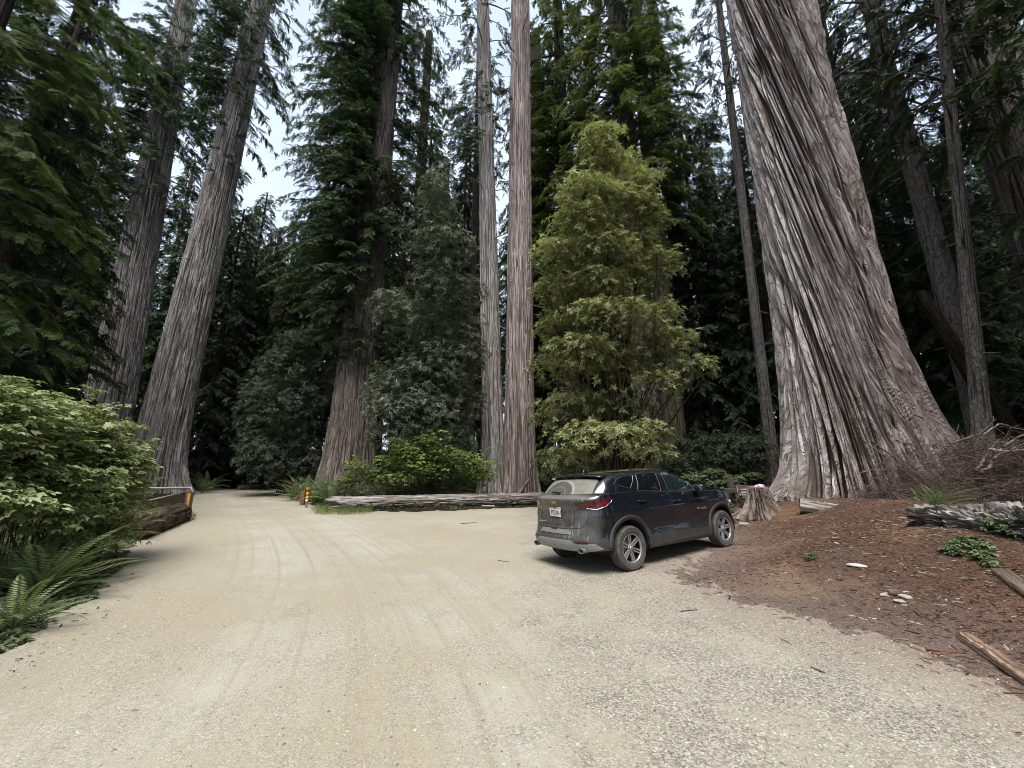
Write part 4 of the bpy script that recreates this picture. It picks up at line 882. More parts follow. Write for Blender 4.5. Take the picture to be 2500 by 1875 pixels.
cover('undergrowth', xy, .16, M_UND, 87, None)
# tuft of grass at the left end of the log
def grass(name, pts, L, mat, seed):
    r = np.random.RandomState(seed); n = len(pts); z = height(pts[:, 0], pts[:, 1]); P = np.stack([pts[:, 0], pts[:, 1], z], 1)
    a = r.uniform(0, 2*PI, n); l = L*r.uniform(.5, 1.2, n); o = np.stack([np.cos(a), np.sin(a), 0*a], 1); sd = np.stack([-np.sin(a), np.cos(a), 0*a], 1)*.006
    V = np.stack([P-sd, P+sd, P+o*l[:, None]*.35+np.array([0, 0, 1])*l[:, None]*.7, P+o*l[:, None]*.3+np.array([0, 0, 1])*l[:, None]*.7-sd*.5], 1).reshape(-1, 3)
    return tag(link(name, mesh_np(name, V, np.arange(len(V)).reshape(-1, 4), False, {'rnd': np.repeat(r.rand(n), 4)}), mat), None, None, None, 'stuff')
pg = np.array([hit(rf.uniform(770, 900), rf.uniform(1238, 1258))[:2] for _ in range(500)]); pg = np.repeat(pg, 4, 0)+rf.normal(0, .1, (2000, 2)); grass('grass', pg, .28, M_BUSH2, 89)
# ------------------------------------------------------------------ logs, stump, brush
W_GREY = wood_mat('weathered_grey_log', (.44, .41, .385), (.19, .165, .145), (9, 9, .7), .9, .05)
W_PALE = wood_mat('pale_weathered_wood', (.43, .40, .36), (.17, .145, .12), (14, 14, .8), .85, .02)
W_MOSS = wood_mat('mossy_brown_log', (.15, .12, .075), (.065, .05, .03), (6, 6, 1.2), .95, .05)
W_CUT = plain('cut_stump_top', (.36, .29, .22), .9, var=.3, scale=20, bump=.01)
W_STUMP = bark_mat('stump_wood', (.30, .255, .22), (.17, .11, .08), k=(6, 6, 1.6), bumpd=.03, pale=(.42, .385, .35))
W_PLANK = wood_mat('split_redwood_board', (.42, .315, .23), (.20, .125, .085), (40, 40, 1.2), .85, .006)
W_DARKPLANK = wood_mat('grey_brown_board', (.22, .17, .13), (.10, .075, .06), (30, 30, 1.2), .85, .006)
W_STICK = wood_mat('dead_branch_wood', (.24, .19, .16), (.09, .065, .055), (20, 20, 2), .9, .004)
W_STICKP = wood_mat('bleached_branch_wood', (.50, .44, .39), (.20, .16, .14), (20, 20, 2), .9, .004)
def log_mesh(a, b, ra, rb, seed, furrow=.1, nrib=7, nA=60, nL=110, jag=.0, hollow=False, vs=.3, bend=.0, squash=1.0, warp=.6):
    """a log lying from a to b; local coordinates start at a"""
    a = np.array(a, float); b = np.array(b, float); d = b-a; L = np.linalg.norm(d); d /= L
    V, Fq, A = trunk_np(L, lambda h: ra+(rb-ra)*h/L, nA, nL, seed, 0, furrow, nrib, None, (0, 0), 1.0, vs, 0.0, warp)
    r = np.random.RandomState(seed); V = V.reshape(nL, nA, 3)
    if jag:
        e = jag*(vnoise(np.stack([np.cos(np.arange(nA)*2*PI/nA)*3, np.sin(np.arange(nA)*2*PI/nA)*3, np.zeros(nA)], -1), seed)-.3)
        hh = V[:, :, 2]; V[:, :, 2] = hh-e[None]*(1-hh/L)**6+e[::-1][None]*(hh/L)**6
    hh = V[:, :, 2]; V[:, :, 0] += bend*np.sin(hh/L*PI)
    z = d; x = np.cross([0, 0, 1.0], z); x /= np.linalg.norm(x); y = np.cross(z, x)
    M_ = np.stack([x, y*squash, z], 1)
    m = MB()
    caps = []
    for ring, cen, fl in ((V[0], V[0].mean(0), 1), (V[-1], V[-1].mean(0), 0)):
        inn = cen+(ring-cen)*(.55 if hollow else .5)+np.array([0, 0, (.35*ra if hollow else .02)*(1 if fl else -1)])
        cc = np.repeat(cen[None], nA, 0)+np.array([0, 0, (.6*ra if hollow else .03)*(1 if fl else -1)])
        P = np.stack([ring, inn, cc]).reshape(-1, 3); f = grid_faces(3, nA, True)
        caps.append((P, f if fl else f[:, ::-1]))
    W = V.reshape(-1, 3)@M_.T
    m.add(W, Fq[:, ::-1] if False else Fq, bk=A['bk'], dp=A['dp'])
    for P, f in caps: m.add(P@M_.T, f, bk=P*np.array([3, 3, 1]), dp=np.full(len(P), .3))
    return m
def log(name, label, a, b, ra, rb, seed, mat, cat='log', group=None, **k):
    o = log_mesh(a, b, ra, rb, seed, **k).build(name, mat, None, True, tuple(a)); return tag(o, label, cat, group)
def gnd(p, dz): return np.array([p[0], p[1], H1(p[0], p[1])+dz])
a = hit(822, 1247); b = hit(1330, 1228); a[2] += .26; b[2] += .23
log('fallen_log', 'long grey weathered fallen log lying along the back of the gravel lot', a, b, .39, .31, 301, W_GREY, furrow=.10, nrib=5, nA=90, nL=260, jag=.9, vs=.35, squash=.85)
log('broken_branch_log', 'broken grey branch propped on the ground behind the right end of the fallen log', gnd(at(1260, 1190, 21), .06), at(1292, 1170, 21.5), .09, .07, 302, W_GREY, furrow=.1, nA=20, nL=20)
log('rotten_log', 'short rotten log on the ground behind the right end of the fallen log', gnd(at(1275, 1188, 20.8), .12), gnd(at(1325, 1198, 20.6), .10), .16, .13, 303, W_GREY, furrow=.12, nA=30, nL=30)
a = hit(300, 1322); b = hit(436, 1272); a[2] += .22; b[2] += .24
log('mossy_log', 'mossy brown log lying beside the pipe gate post', a, b, .42, .34, 304, W_MOSS, furrow=.08, nrib=5, nA=60, nL=90, jag=.15)
a = hit(1948, 1241); b = hit(2110, 1224); a = at(1952, 1234, 10.3); b = at(2112, 1256, 9.6)
log('cut_log', 'short hollow-ended pale log lying between the stump and the huge redwood', a, b, .21, .13, 305, W_PALE, furrow=.10, nrib=6, nA=50, nL=80, hollow=True)
a = hit(2285, 1284)+np.array([0, 0, .12]); b = hit(2570, 1318)+np.array([0, 0, .16])
log('driftwood_log', 'gnarled grey weathered log on the slope at the right edge', a, b, .19, .25, 306, W_GREY, furrow=.5, nrib=4, nA=80, nL=130, jag=.7, vs=1.6, squash=.85, warp=2.0, bend=.12)
a = at(2330, 1234, np.dot(a-np.array([0, 0, EYE]), [0, CP, SP])); b = at(2470, 1228, np.dot(a-np.array([0, 0, EYE]), [0, CP, SP]))
log('driftwood_limb', 'flat grey slab of old wood lying on top of the gnarled log', a+np.array([0, 0, -.06]), b+np.array([0, 0, -.06]), .075, .10, 307, W_GREY, furrow=.25, nA=40, nL=50, jag=.2, squash=.6)
log('far_log', 'dark log lying by the far bend of the road', gnd(at(585, 1180, 36), .2), gnd(at(645, 1178, 38), .2), .25, .25, 308, W_GREY, furrow=.1, nA=20, nL=30)
# cut stump
sp_ = hit(1860, 1262); sx, sy, sz = sp_; sd_ = sy*CP+(sz-EYE)*SP; sh = at(1860, 1190, sd_)[2]-sz
st = empty('tree_stump', (sx, sy, sz), 'cut grey-brown stump with spreading roots in front of the car', 'stump')
def stump_flare(T, H):
    o = 0
    for a_, am, w_ in ((-.15, .62, .30), (2.95, .70, .28), (-1.9, .42, .25), (-1.05, .30, .2), (1.2, .4, .3), (-2.6, .28, .2)):
        o = o+am*np.exp(-(np.angle(np.exp(1j*(T-a_)))/w_)**2)*np.exp(-np.maximum(H+.05, 0)/.26)
    return o
V, Fq, A = trunk_np(sh, lambda h: .28-.03*h+.11*np.exp(-h/.2), 160, 90, 310, .15, .20, 7, stump_flare, (0, 0), 1.0, .5, -.35, .8, wt=(.5, .3, .2), kinds=(1.3, 3.5, 8), rough=.10, fissure=.02)
A['dp'] = np.clip(A['dp']*1.2-.1, 0, 1)
m = MB(); m.add(V, Fq, **A); m.build('stump_body', W_STUMP, st)
ring = V.reshape(90, 160, 3)[-1]; cen = ring.mean(0); P = np.concatenate([ring*np.array([1, 1, 1]), cen+(ring-cen)*.5+np.array([0, 0, .012]), np.repeat(cen[None]+np.array([0, 0, .015]), 160, 0)])
m = MB(); m.add(P+np.array([0, 0, .002]), grid_faces(3, 160, True)); m.build('cut_top', W_CUT, st)
# pink cloth on the stump
rp = np.random.RandomState(5); th = np.linspace(0, 2*PI, 24, endpoint=False); V = []
for i, q in enumerate(np.linspace(0, 1, 8)):
    rr = .095*(1-q)**.55*(1+.25*np.sin(th*3+q*4)+.12*rp.normal(size=24)); V.append(np.stack([rr*np.cos(th)*1.4, rr*np.sin(th), .075*q**.7+.012*np.sin(th*5+q*7)], 1))
m = MB(); m.add(np.concatenate(V), grid_faces(8, 24, True)); m.build('crumpled_cloth', plain('pink_cloth', (.72, .42, .60), .8), None, True, (sx+.06, sy-.02, sz+sh+.012)); tag(D.objects['crumpled_cloth'], 'crumpled pink cloth lying on top of the cut stump', 'cloth')
# brown notice board behind the stump
BROWN = plain('sign_brown', (.13, .055, .05), .6); WHITE = plain('sign_white', (.78, .77, .76), .6, var=.05)
def text_mesh(name, body, size, ext, mat, parent, mtx, align='CENTER', bold=0.0, xs=1.0):
    cu = D.curves.new(name, 'FONT'); cu.body = body; cu.size = size; cu.extrude = ext; cu.align_x = align; cu.align_y = 'CENTER'; cu.offset = bold; cu.resolution_u = 3
    tmp = D.objects.new('tmp', cu); C.objects.link(tmp); dg = bpy.context.evaluated_depsgraph_get(); me = D.meshes.new_from_object(tmp.evaluated_get(dg)); D.objects.remove(tmp); D.curves.remove(cu)
    me.name = name; me.materials.clear(); me.materials.append(mat)
    for v in me.vertices: v.co.x *= xs
    o = link(name, me, None, parent); o.matrix_local = mtx; return o
px_ = at(1831, 1198, sd_+.6); sg = empty('notice_sign', (px_[0], px_[1], px_[2]), 'brown notice sign with white border standing just behind the cut stump', 'sign', None, -.42)
m = MB(); m.box((0, 0, 0), (.72, .018, .30), bev=.004); m.build('board', BROWN, sg)
m = MB()
for c, d_ in (((0, -.012, .140), (.70, .008, .008)), ((0, -.012, -.140), (.70, .008, .008)), ((-.346, -.012, 0), (.008, .008, .272)), ((.346, -.012, 0), (.008, .008, .272)), ((0, -.012, .072), (.66, .008, .006))): m.box(c, d_)
m.build('border', WHITE, sg)
MX = lambda x, y, z: Matrix.Translation((x, y, z)) @ Matrix.Rotation(PI/2, 4, 'X')
m = MB()
for x0, z0, w_ in ((-.10, .035, .3), (-.14, -.02, .22), (-.06, -.06, .38)): m.box((x0, -.012, z0), (w_, .006, .012))
for i in range(9): m.box((-.28+i*.068, -.012, -.112), (.045, .006, .026+.008*(i % 2)))
m.build('lettering', WHITE, sg)
m = MB()
for x in (-.27, .27): m.box((x, .045, -.40), (.07, .07, 1.05), bev=.006)
m.build('leg', W_DARKPLANK, sg)
# wooden barrier beyond the bonnet
bx, by = spot(1795, 1200, 13.6); bt = empty('wooden_barrier', (bx, by, H1(bx, by)), 'low grey wooden barrier with one post beyond the car bonnet', 'barrier', None, .25)
zt = at(1795, 1198, 13.6)[2]-H1(bx, by)
m = MB(); m.box((.05, 0, zt), (.95, .14, .17), bev=.012); m.build('rail', W_GREY, bt)
m = MB(); m.box((0, .16, zt*.5+.1), (.15, .16, zt+.72), bev=.012); m.build('post', W_GREY, bt)
# ------------------------------------------------------------------ gate and marker posts
STEEL = plain('galvanised_pipe', (.36, .31, .27), .5, .3, var=.2); RUST = plain('brown_painted_steel', (.17, .13, .105), .65, .1, var=.25, scale=12)
ORANGE = plain('orange_reflector', (.85, .36, .02), .35, var=.06); BLACK = plain('black_stripe', (.02, .02, .02), .5)
g = hit(455, 1256); gt = empty('pipe_gate', g, 'steel pipe gate with orange reflector on its post beside the road', 'gate')
zt = 15.5*0+at(456, 1197, np.dot(g-np.array([0, 0, EYE]), [0, CP, SP]))[2]-g[2]
m = MB(); m.box((0, 0, zt*.5-.12), (.19, .19, zt+.20), bev=.02); m.build('post', RUST, gt)
m = MB(); m.box((.055, -.100, zt*.58), (.10, .012, .52), bev=.003); m.build('reflector', ORANGE, gt)
e = at(335, 1197, 15.2)-g; e2 = at(365, 1222, 15.3)-g
m = MB(); m.tube([(0.06, 0, zt-.10), (.05, 0, zt+.02), (0, 0, zt+.07), (-.10, 0, zt+.085), (e[0]*.5, e[1]*.5, zt+.08), (e[0], e[1], zt+.08)], .048, 12); m.build('top_pipe', STEEL, gt)
m = MB(); m.tube([(-.02, 0, zt-.02), (e2[0]*.5, e2[1]*.5, zt*.5+.5*e2[2]-.02), (e2[0], e2[1], e2[2])], .04, 12); m.build('brace_pipe', STEEL, gt)
p = hit(747, 1240); mk = empty('marker_post', p, 'orange and white banded reflector post at the road edge', 'marker post')
zf_ = np.dot(p-np.array([0, 0, EYE]), [0, CP, SP]); zt = at(749, 1192, zf_)[2]-p[2]
m = MB(); m.tube([(0, 0, -.15), (0, 0, zt)], .055, 14); m.build('post', RUST, mk)
def band(name, z0, z1, mat, rad=.062):
    V, Fq = lathe([(0.03, z0), (rad, z0), (rad, z1), (0.03, z1)], 16); mb = MB(); mb.add(V, Fq); mb.build(name, mat, mk)
band('white_band', zt*.31, zt*.42, WHITE); band('reflector_band', zt*.42, zt*.585, ORANGE); band('black_band', zt*.585, zt*.625, BLACK, .0625); band('reflector_band', zt*.625, zt*.80, ORANGE)
V, Fq = lathe([(.0, zt*.86), (.085, zt*.86), (.075, zt+.02), (.0, zt+.035)], 16); m = MB(); m.add(V, Fq); m.build('cap', plain('orange_brown_cap', (.36, .17, .06), .6), mk)
p2 = at(740, 1216, 19.6); p2[2] = H1(p2[0], p2[1]); bp = empty('wooden_stake', p2, 'squat brown wooden stake just behind the orange marker post', 'stake')
zt = at(740, 1197, 19.6)[2]-p2[2]; m = MB(); m.box((0, 0, zt/2-.1), (.20, .20, zt+.2), bev=.015); m.build('stake_body', plain('reddish_stake', (.20, .11, .075), .9, var=.3), bp)
V, Fq = lathe([(.0, .03), (.06, .0), (.13, 0), (.12, .03)], 4); m = MB(); m.add(V+np.array([0, 0, zt+.002]), Fq); m.build('worn_top', W_DARKPLANK, bp)
# ------------------------------------------------------------------ brush pile, dead branches
def twig_pile(name, label, lobes, n, rad, seed, mat, ln=(.5, 1.6)):
    r = np.random.RandomState(seed); m = MB()
    for i in range(n):
        c, a_ = lobes[r.randint(len(lobes))]; o = c+r.normal(0, .55, 3)*a_; d = r.normal(0, 1, 3)*np.array([1, 1, .55]); d /= np.linalg.norm(d); L = r.uniform(*ln)*(1 if r.rand() < .3 else .45)
        s = np.linspace(-.5, .5, 5)[:, None]; P = o+d*L*s+r.normal(0, .05*L, (5, 3)); P[:, 2] = np.maximum(P[:, 2], height(P[:, 0], P[:, 1])+.01)
        m.tube(P, rad*r.uniform(.3, 1.3)*np.linspace(1, .35, 5), 4, cap=False, bk=P*np.array([1, 1, 1]), dp=.5)
    return tag(m.build(name, mat), label, None, None, 'stuff')
BP = px_lobes([(1950,1070,60,26,10.6),(2010,1050,60,30,10.4),(2070,1030,60,36,10.4),(2120,1010,60,40,10.3),(2170,1000,60,46,10.2),(2230,1000,60,56,10),(1990,1085,70,20,10.0),(2080,1080,70,22,9.6),(2160,1060,70,36,9.8),(1915,1080,44,22,10.4),(1960,1030,50,40,10.8),(2040,1000,40,40,11),(2100,975,40,24,11),(2290,1010,70,60,9.8)], 10.5, .2, 21)
W_TWIG = wood_mat('brown_dead_twigs', (.27, .215, .18), (.13, .095, .078), (20, 20, 2), .95, .003)
twig_pile('brush_pile', None, BP, 4600, .008, 331, W_TWIG, (.5, 1.5))
def branch(label, pts, r0, mat, group='bare branches of the brush pile', name='dead_branch', r1=.35, kids=3, seed=0):
    P = np.array([at(u, v, z) for u, v, z in pts]); q = np.linspace(0, 1, 14); k = np.linspace(0, 1, len(P)); P = np.stack([np.interp(q, k, P[:, a]) for a in range(3)], 1)
    r = np.random.RandomState(seed+int(pts[0][0])); P += r.normal(0, r0*.35, P.shape); o = P[0].copy(); m = MB(); L = np.linalg.norm(P[-1]-P[0])
    m.tube(P-o, r0*np.linspace(1, r1, 14), 7, True, bk=P-o, dp=.5)
    for i in range(kids):
        j = r.randint(3, 12); d = (P[-1]-P[0])/L+r.normal(0, .7, 3); d /= np.linalg.norm(d); s = np.linspace(0, 1, 5)[:, None]; Q = P[j]-o+d*s*L*r.uniform(.08, .25); m.tube(Q, r0*.35*np.linspace(1, .4, 5), 5, True, bk=Q, dp=.5)
    return tag(m.build(name, mat, None, True, tuple(o)), label, 'branch', group)
branch('long thin bare branch slanting down across the foot of the huge redwood', [(2098, 1069, 10.6), (2160, 1115, 10.2), (2240, 1175, 9.7), (2306, 1222, 9.2)], .022, W_STICK)
branch('second slanting branch just above the long one at the huge redwood foot', [(2127, 1077, 10.8), (2200, 1130, 10.4), (2275, 1185, 9.9), (2328, 1206, 9.5)], .022, W_STICK, seed=2)
branch('thin pale twig reaching left over the brush by the huge redwood', [(2095, 1156, 10.2), (2130, 1146, 10.1), (2190, 1145, 10.0)], .010, W_STICKP, kids=1)
branch('thick bleached limb sticking out of the brush pile at the right edge', [(2415, 1098, 9.6), (2450, 1102, 9.5), (2540, 1096, 9.3)], .045, W_STICKP, kids=1)
branch('curved bare limb arching up from the top of the brush pile', [(2320, 1084, 10.4), (2400, 1058, 10.2), (2420, 1035, 10.2), (2432, 1022, 10.2)], .030, W_STICK, kids=2)
branch('long thin limb lying over the top of the brush pile', [(2400, 1060, 10.1), (2440, 1033, 10), (2480, 1046, 9.9), (2560, 1055, 9.8)], .018, W_STICKP, kids=1)
branch('forked grey limb standing in front of the brush pile', [(2385, 1145, 9.6), (2410, 1110, 9.6), (2440, 1070, 9.7)], .035, W_STICK, kids=2, seed=5)
branch('dark limb lying low through the middle of the brush pile', [(2395, 1155, 9.4), (2440, 1110, 9.4), (2520, 1075, 9.3)], .040, W_STICK, kids=2, seed=7)
branch('fallen limb crossing the right side of the brush pile', [(2450, 1090, 9.5), (2500, 1060, 9.4), (2560, 1050, 9.3)], .035, W_STICK, kids=2, seed=8)
branch('short upright broken slat in the brush by the huge redwood', [(2225, 1192, 9.7), (2232, 1210, 9.6), (2243, 1231, 9.4)], .035, W_STICK, kids=0, r1=.9)
branch('small crooked dark stick among the brush by the huge redwood', [(2180, 1205, 9.9), (2205, 1225, 9.6), (2240, 1245, 9.3)], .03, W_STICK, kids=1)
def gstick(label, u0, v0, u1, v1, r0, mat, name='stick', group='sticks on the ground', cat='stick', bend=.02, lift=.6):
    a_ = hit(u0, v0); b_ = hit(u1, v1); s = np.linspace(0, 1, 9)[:, None]; P = a_+(b_-a_)*s; r = np.random.RandomState(int(u0+v0)); P[:, :2] += r.normal(0, bend*np.linalg.norm(b_-a_), (9, 2))*.5
    P[:, 2] = height(P[:, 0], P[:, 1])+r0*lift+.015; o = P[0].copy(); m = MB(); m.tube(P-o, r0*np.array([.7, .9, 1, 1, .95, .9, .85, .7, .5]), 7, True, bk=(P-o), dp=.5); return tag(m.build(name, mat, None, True, tuple(o)), label, cat, group)
gstick('pale stick lying across the toe of the dirt slope', 2071, 1507, 2121, 1520, .012, W_STICKP)
gstick('pale straight stick just below the flat stones', 2220, 1523, 2258, 1535, .012, W_STICKP)
gstick('brown stick beside the pale straight one near the split board', 2275, 1535, 2312, 1540, .016, W_STICK)
gstick('short stick above the top end of the split board', 2318, 1543, 2347, 1550, .008, W_STICK)
gstick('dark twig on the coarse gravel at the lower right', 1980, 1634, 2015, 1650, .007, W_STICK)
gstick('thin dark twig on the gravel below the toe of the slope', 1905, 1564, 1935, 1580, .004, W_STICK)
gstick('little twig on the gravel left of the toe of the slope', 1660, 1497, 1705, 1493, .005, W_STICK)
gstick('dark chip of wood on the slope below the front wheel', 1880, 1402, 1907, 1398, .018, W_STICK)
gstick('pale sliver of wood on the slope below the front wheel', 1905, 1407, 1925, 1402, .012, W_STICKP)
gstick('small grey chunk of wood in the middle of the dirt slope', 2028, 1318, 2052, 1320, .025, W_STICKP)
gstick('dark twisted stick on the bare orange earth', 2343, 1418, 2395, 1421, .016, W_STICK)
gstick('pale branch lying under the driftwood log', 2305, 1278, 2375, 1278, .018, W_STICKP)
gstick('reddish strip of bark left of the split board', 2262, 1591, 2360, 1602, .016, plain('red_bark_strip', (.17, .075, .05), .9, var=.3))
gstick('second reddish bark strip left of the split board', 2275, 1603, 2345, 1598, .012, D.materials['red_bark_strip'])
gstick('thin twig lying on the gravel in front of the car bumper', 1215, 1371, 1245, 1375, .006, W_STICK)
gstick('small twig lying on the lot in front of the fallen log', 1125, 1280, 1165, 1277, .01, W_STICK)
def board(label, u0, v0, u1, v1, w_, th_, mat, seed):
    a_ = hit(u0, v0); b_ = hit(u1, v1); d = b_-a_; L = np.linalg.norm(d); d /= L; sd = np.cross([0, 0, 1.0], d); sd /= np.linalg.norm(sd); up = np.cross(d, sd); r = np.random.RandomState(seed)
    n = 26; s = np.linspace(0, 1, n); prof = np.array([(-.5, 0), (-.5, .7), (-.42, 1), (-.2, .9), (.05, 1.05), (.3, .95), (.44, 1), (.5, .6), (.5, 0)]); V = []
    for q in s:
        j = 1-.45*(q < .08)*r.rand()-.3*(q > .95)*r.rand(); pp = prof*np.array([w_*j, th_*(1+.1*r.normal())])+r.normal(0, .0025, prof.shape)
        V.append(d*L*q+pp[:, :1]*sd+pp[:, 1:]*up)
    V = np.array(V); m = MB(); k = len(prof); bk = np.stack([np.repeat(prof[None, :, 0]*w_, n, 0), np.repeat(prof[None, :, 1]*th_, n, 0), np.repeat(s[:, None]*L, k, 1)], -1)
    m.add(V.reshape(-1, 3), grid_faces(n, k, True), bk=bk.reshape(-1, 3), dp=.5)
    m.F.setdefault(k, []).append(np.array([np.arange(k), np.arange(k)[::-1]+(n-1)*k]))
    return tag(m.build('wood_board', mat, None, False, (a_[0], a_[1], max(a_[2], b_[2]*0+a_[2])+.02)), label, 'board')
board('long split pale board lying at the bottom right edge of the slope', 2352, 1563, 2540, 1692, .115, .06, W_PLANK, 1)
board('grey brown board on the slope at the right edge above the split board', 2440, 1400, 2540, 1475, .15, .05, W_DARKPLANK, 2)
STONE = plain('pale_flat_stone', (.40, .35, .31), .85, var=.2, scale=40, bump=.004); STONEB = plain('brown_bark_chunk', (.20, .125, .09), .9, var=.3, scale=30, bump=.006)
def slab(label, u, v, sx_, sy_, sz_, seed, mat, lift=.0, rz=0, name='flat_stone', group='flat stones on the slope'):
    p = hit(u, v); r = np.random.RandomState(seed); n = 9; th = np.sort(r.uniform(0, 2*PI, n)+np.arange(n)*2*PI/n*0); th = np.arange(n)*2*PI/n+r.normal(0, .18, n); rr = r.uniform(.75, 1.15, n)
    base = np.stack([rr*np.cos(th)*sx_, rr*np.sin(th)*sy_], 1); V = []; 
    for q, z in ((.92, 0), (1, .35), (.97, .8), (.8, 1.0)): V.append(np.concatenate([base*q, np.full((n, 1), z*sz_)+r.normal(0, .04*sz_, (n, 1))], 1))
    m = MB(); m.add(np.concatenate(V), grid_faces(4, n, True)); m.F.setdefault(n, []).append(np.array([np.arange(n)+3*n])); o = m.build(name, mat, None, False, (p[0], p[1], p[2]+.015+lift)); o.rotation_euler = (.06*r.normal(), .06*r.normal(), rz); return tag(o, label, 'stone', group)
slab('pale pointed flat stone lying under the brown bark chunk', 2178, 1457, .14, .085, .022, 1, STONE, rz=.3)
slab('brown bark chunk lying on the pale flat stones', 2184, 1460, .10, .045, .05, 2, STONEB, .03, .2, 'bark_chunk', None)
slab('pale flat stone right of the brown bark chunk', 2212, 1462, .085, .07, .022, 3, STONE, rz=.8)
slab('pale flat stone below the brown bark chunk', 2205, 1473, .11, .05, .018, 4, STONE, rz=-.2)
slab('little tan stone at the top right of the flat stones', 2216, 1451, .05, .035, .02, 5, STONE)
slab('lone white flat stone in the middle of the dirt slope', 2093, 1385, .11, .07, .025, 6, plain('white_stone', (.55, .54, .52), .8), rz=-.4)
slab('pale stones at the foot of the dirt ridge beside the stump', 1818, 1283, .16, .08, .06, 7, STONE)
slab('low pale rock in front of the right end of the fallen log', 1195, 1238, .34, .12, .07, 8, STONE, rz=.1)
# ------------------------------------------------------------------ the black SUV (car coordinates: x forward, y left, z up)
car = empty('parked_car', CAR_P, 'black SUV with a dust-covered tailgate parked nose-in against the dirt mound', 'car')
car.rotation_euler = (CAR_ROLL, -CAR_PITCH, CAR_YAW)
ip = lambda xs, ys: (lambda v: np.interp(v, xs, ys))
def smooth_ip(xs, ys):
    xs = np.array(xs, float); ys = np.array(ys, float); m = np.gradient(ys, xs)
    def f(v):
        v = np.clip(np.asarray(v, float), xs[0], xs[-1]); i = np.clip(np.searchsorted(xs, v)-1, 0, len(xs)-2); h = xs[i+1]-xs[i]; t = (v-xs[i])/h
        return (1+2*t)*(1-t)**2*ys[i]+t*(1-t)**2*h*m[i]+t*t*(3-2*t)*ys[i+1]+t*t*(t-1)*h*m[i+1]
    return f
ZS = smooth_ip([-2.4, -1.7, -1.2, -.4, .6, 1.0, 1.3, 1.7, 2.05, 2.3, 2.45], [1.30, 1.305, 1.297, 1.258, 1.208, 1.18, 1.16, 1.12, 1.06, .97, .88])
WZ = smooth_ip([.25, .31, .42, .54, .60, .75, .90, .97, 1.08, 1.20, 1.26, 1.31], [.86, .915, .938, .942, .930, .926, .948, .953, .926, .900, .885, .872])
XR = smooth_ip([.25, .36, .42, .50, .56, .62, .66, .74, .90, 1.10, 1.16, 1.20, 1.235, 1.27, 1.31], [-2.1, -2.27, -2.35, -2.40, -2.41, -2.395, -2.38, -2.355, -2.315, -2.30, -2.315, -2.33, -2.325, -2.26, -2.17])
XF = smooth_ip([.25, .4, .6, .8, .95, 1.1, 1.31], [2.15, 2.36, 2.42, 2.42, 2.39, 2.34, 2.30])
XA, XB = -1.80, 1.40; NR, NF = 2.7, 2.3
ZT = smooth_ip([-2.0, -1.86, -1.4, -.8, -.2, .25, .6, 1.2], [1.575, 1.592, 1.632, 1.655, 1.660, 1.645, 1.60, 1.5])
WG = smooth_ip([0, .25, .6, .88, 1.0], [.878, .858, .810, .750, .700])
XRG = smooth_ip([0, .5, 1.0], [-2.17, -2.03, -1.87]); XFG = smooth_ip([0, .5, 1], [1.24, .74, .20])
XAG = lambda t: -1.62+.2*t; LFG, NFG = .42, 2.6
def sup(u, n): return np.power(np.clip(1-np.power(np.clip(1-u, 0, 1), n), 0, 1), 1/n)
def ysurf(x, z):
    """half width of the painted body at (x, z), sill to roof edge"""
    x = np.asarray(x, float); z = np.asarray(z, float); zs = ZS(x)
    yl = WZ(z)*sup((x-XR(z))/(XA-XR(z)), NR)*sup((XF(z)-x)/(XF(z)-XB), NF)
    t = np.clip((z-zs)/(ZT(x)-zs), 0, 1)
    yu = WG(t)*sup((x-XRG(t))/(XAG(t)-XRG(t)), 2.6)*sup((XFG(t)-x)/LFG, NFG)
    return np.where(z <= zs, yl, yu)
def side(x, z, s=-1): return np.stack([x, s*ysurf(x, z), z+0*x], -1)
def rear(y, z):
    w = WZ(z); return np.stack([XR(z)+(XA-XR(z))*(1-np.power(np.clip(1-np.power(np.clip(np.abs(y)/w, 0, 1), NR), 0, 1), 1/NR)), y, z], -1)
def rear_glass(y, z):
    t = np.clip((z-1.30)/(1.595-1.30), 0, 1); w = WG(t)
    return np.stack([XRG(t)+(XAG(t)-XRG(t))*(1-np.power(np.clip(1-np.power(np.clip(np.abs(y)/w, 0, 1), 2.6), 0, 1), 1/2.6)), y, z], -1)
def wrap(s, z, sg=-1):
    """s 0..1 round the rear corner from the middle of the tailgate, above 1 forward along the side (metres)"""
    ph = np.clip(s, 0, 1)*PI/2; xr = XR(z)
    x = np.where(s <= 1, xr+(XA-xr)*(1-np.power(np.cos(ph)+1e-9, 2/NR)), XA+(s-1)); y = np.where(s <= 1, WZ(z)*np.power(np.sin(ph)+1e-9, 2/NR), ysurf(np.maximum(x, XA), z))
    return np.stack([x, sg*y, z], -1)
def s_of_y(y, z): return np.arcsin(np.clip(abs(y)/float(WZ(z)), 0, 1)**(NR/2))*2/PI
def s_of_x(x, z):
    if x > XA: return 1+x-XA
    xr = float(XR(z)); return np.arccos(np.clip(1-(x-xr)/(XA-xr), 0, 1)**(NR/2))*2/PI
ARCH = [(-1.43, .37, .475), (1.43, .37, .475)]
def zlow(x):
    z = np.where(x < -1.9, .40, np.where(x > 1.95, .34, .31-.024*(x+1)))
    for xc, zc, r in ARCH: z = np.maximum(z, np.where(np.abs(x-xc) < r, zc+np.sqrt(np.maximum(r*r-(x-xc)**2, 0))*1.0-.0, 0))
    return z
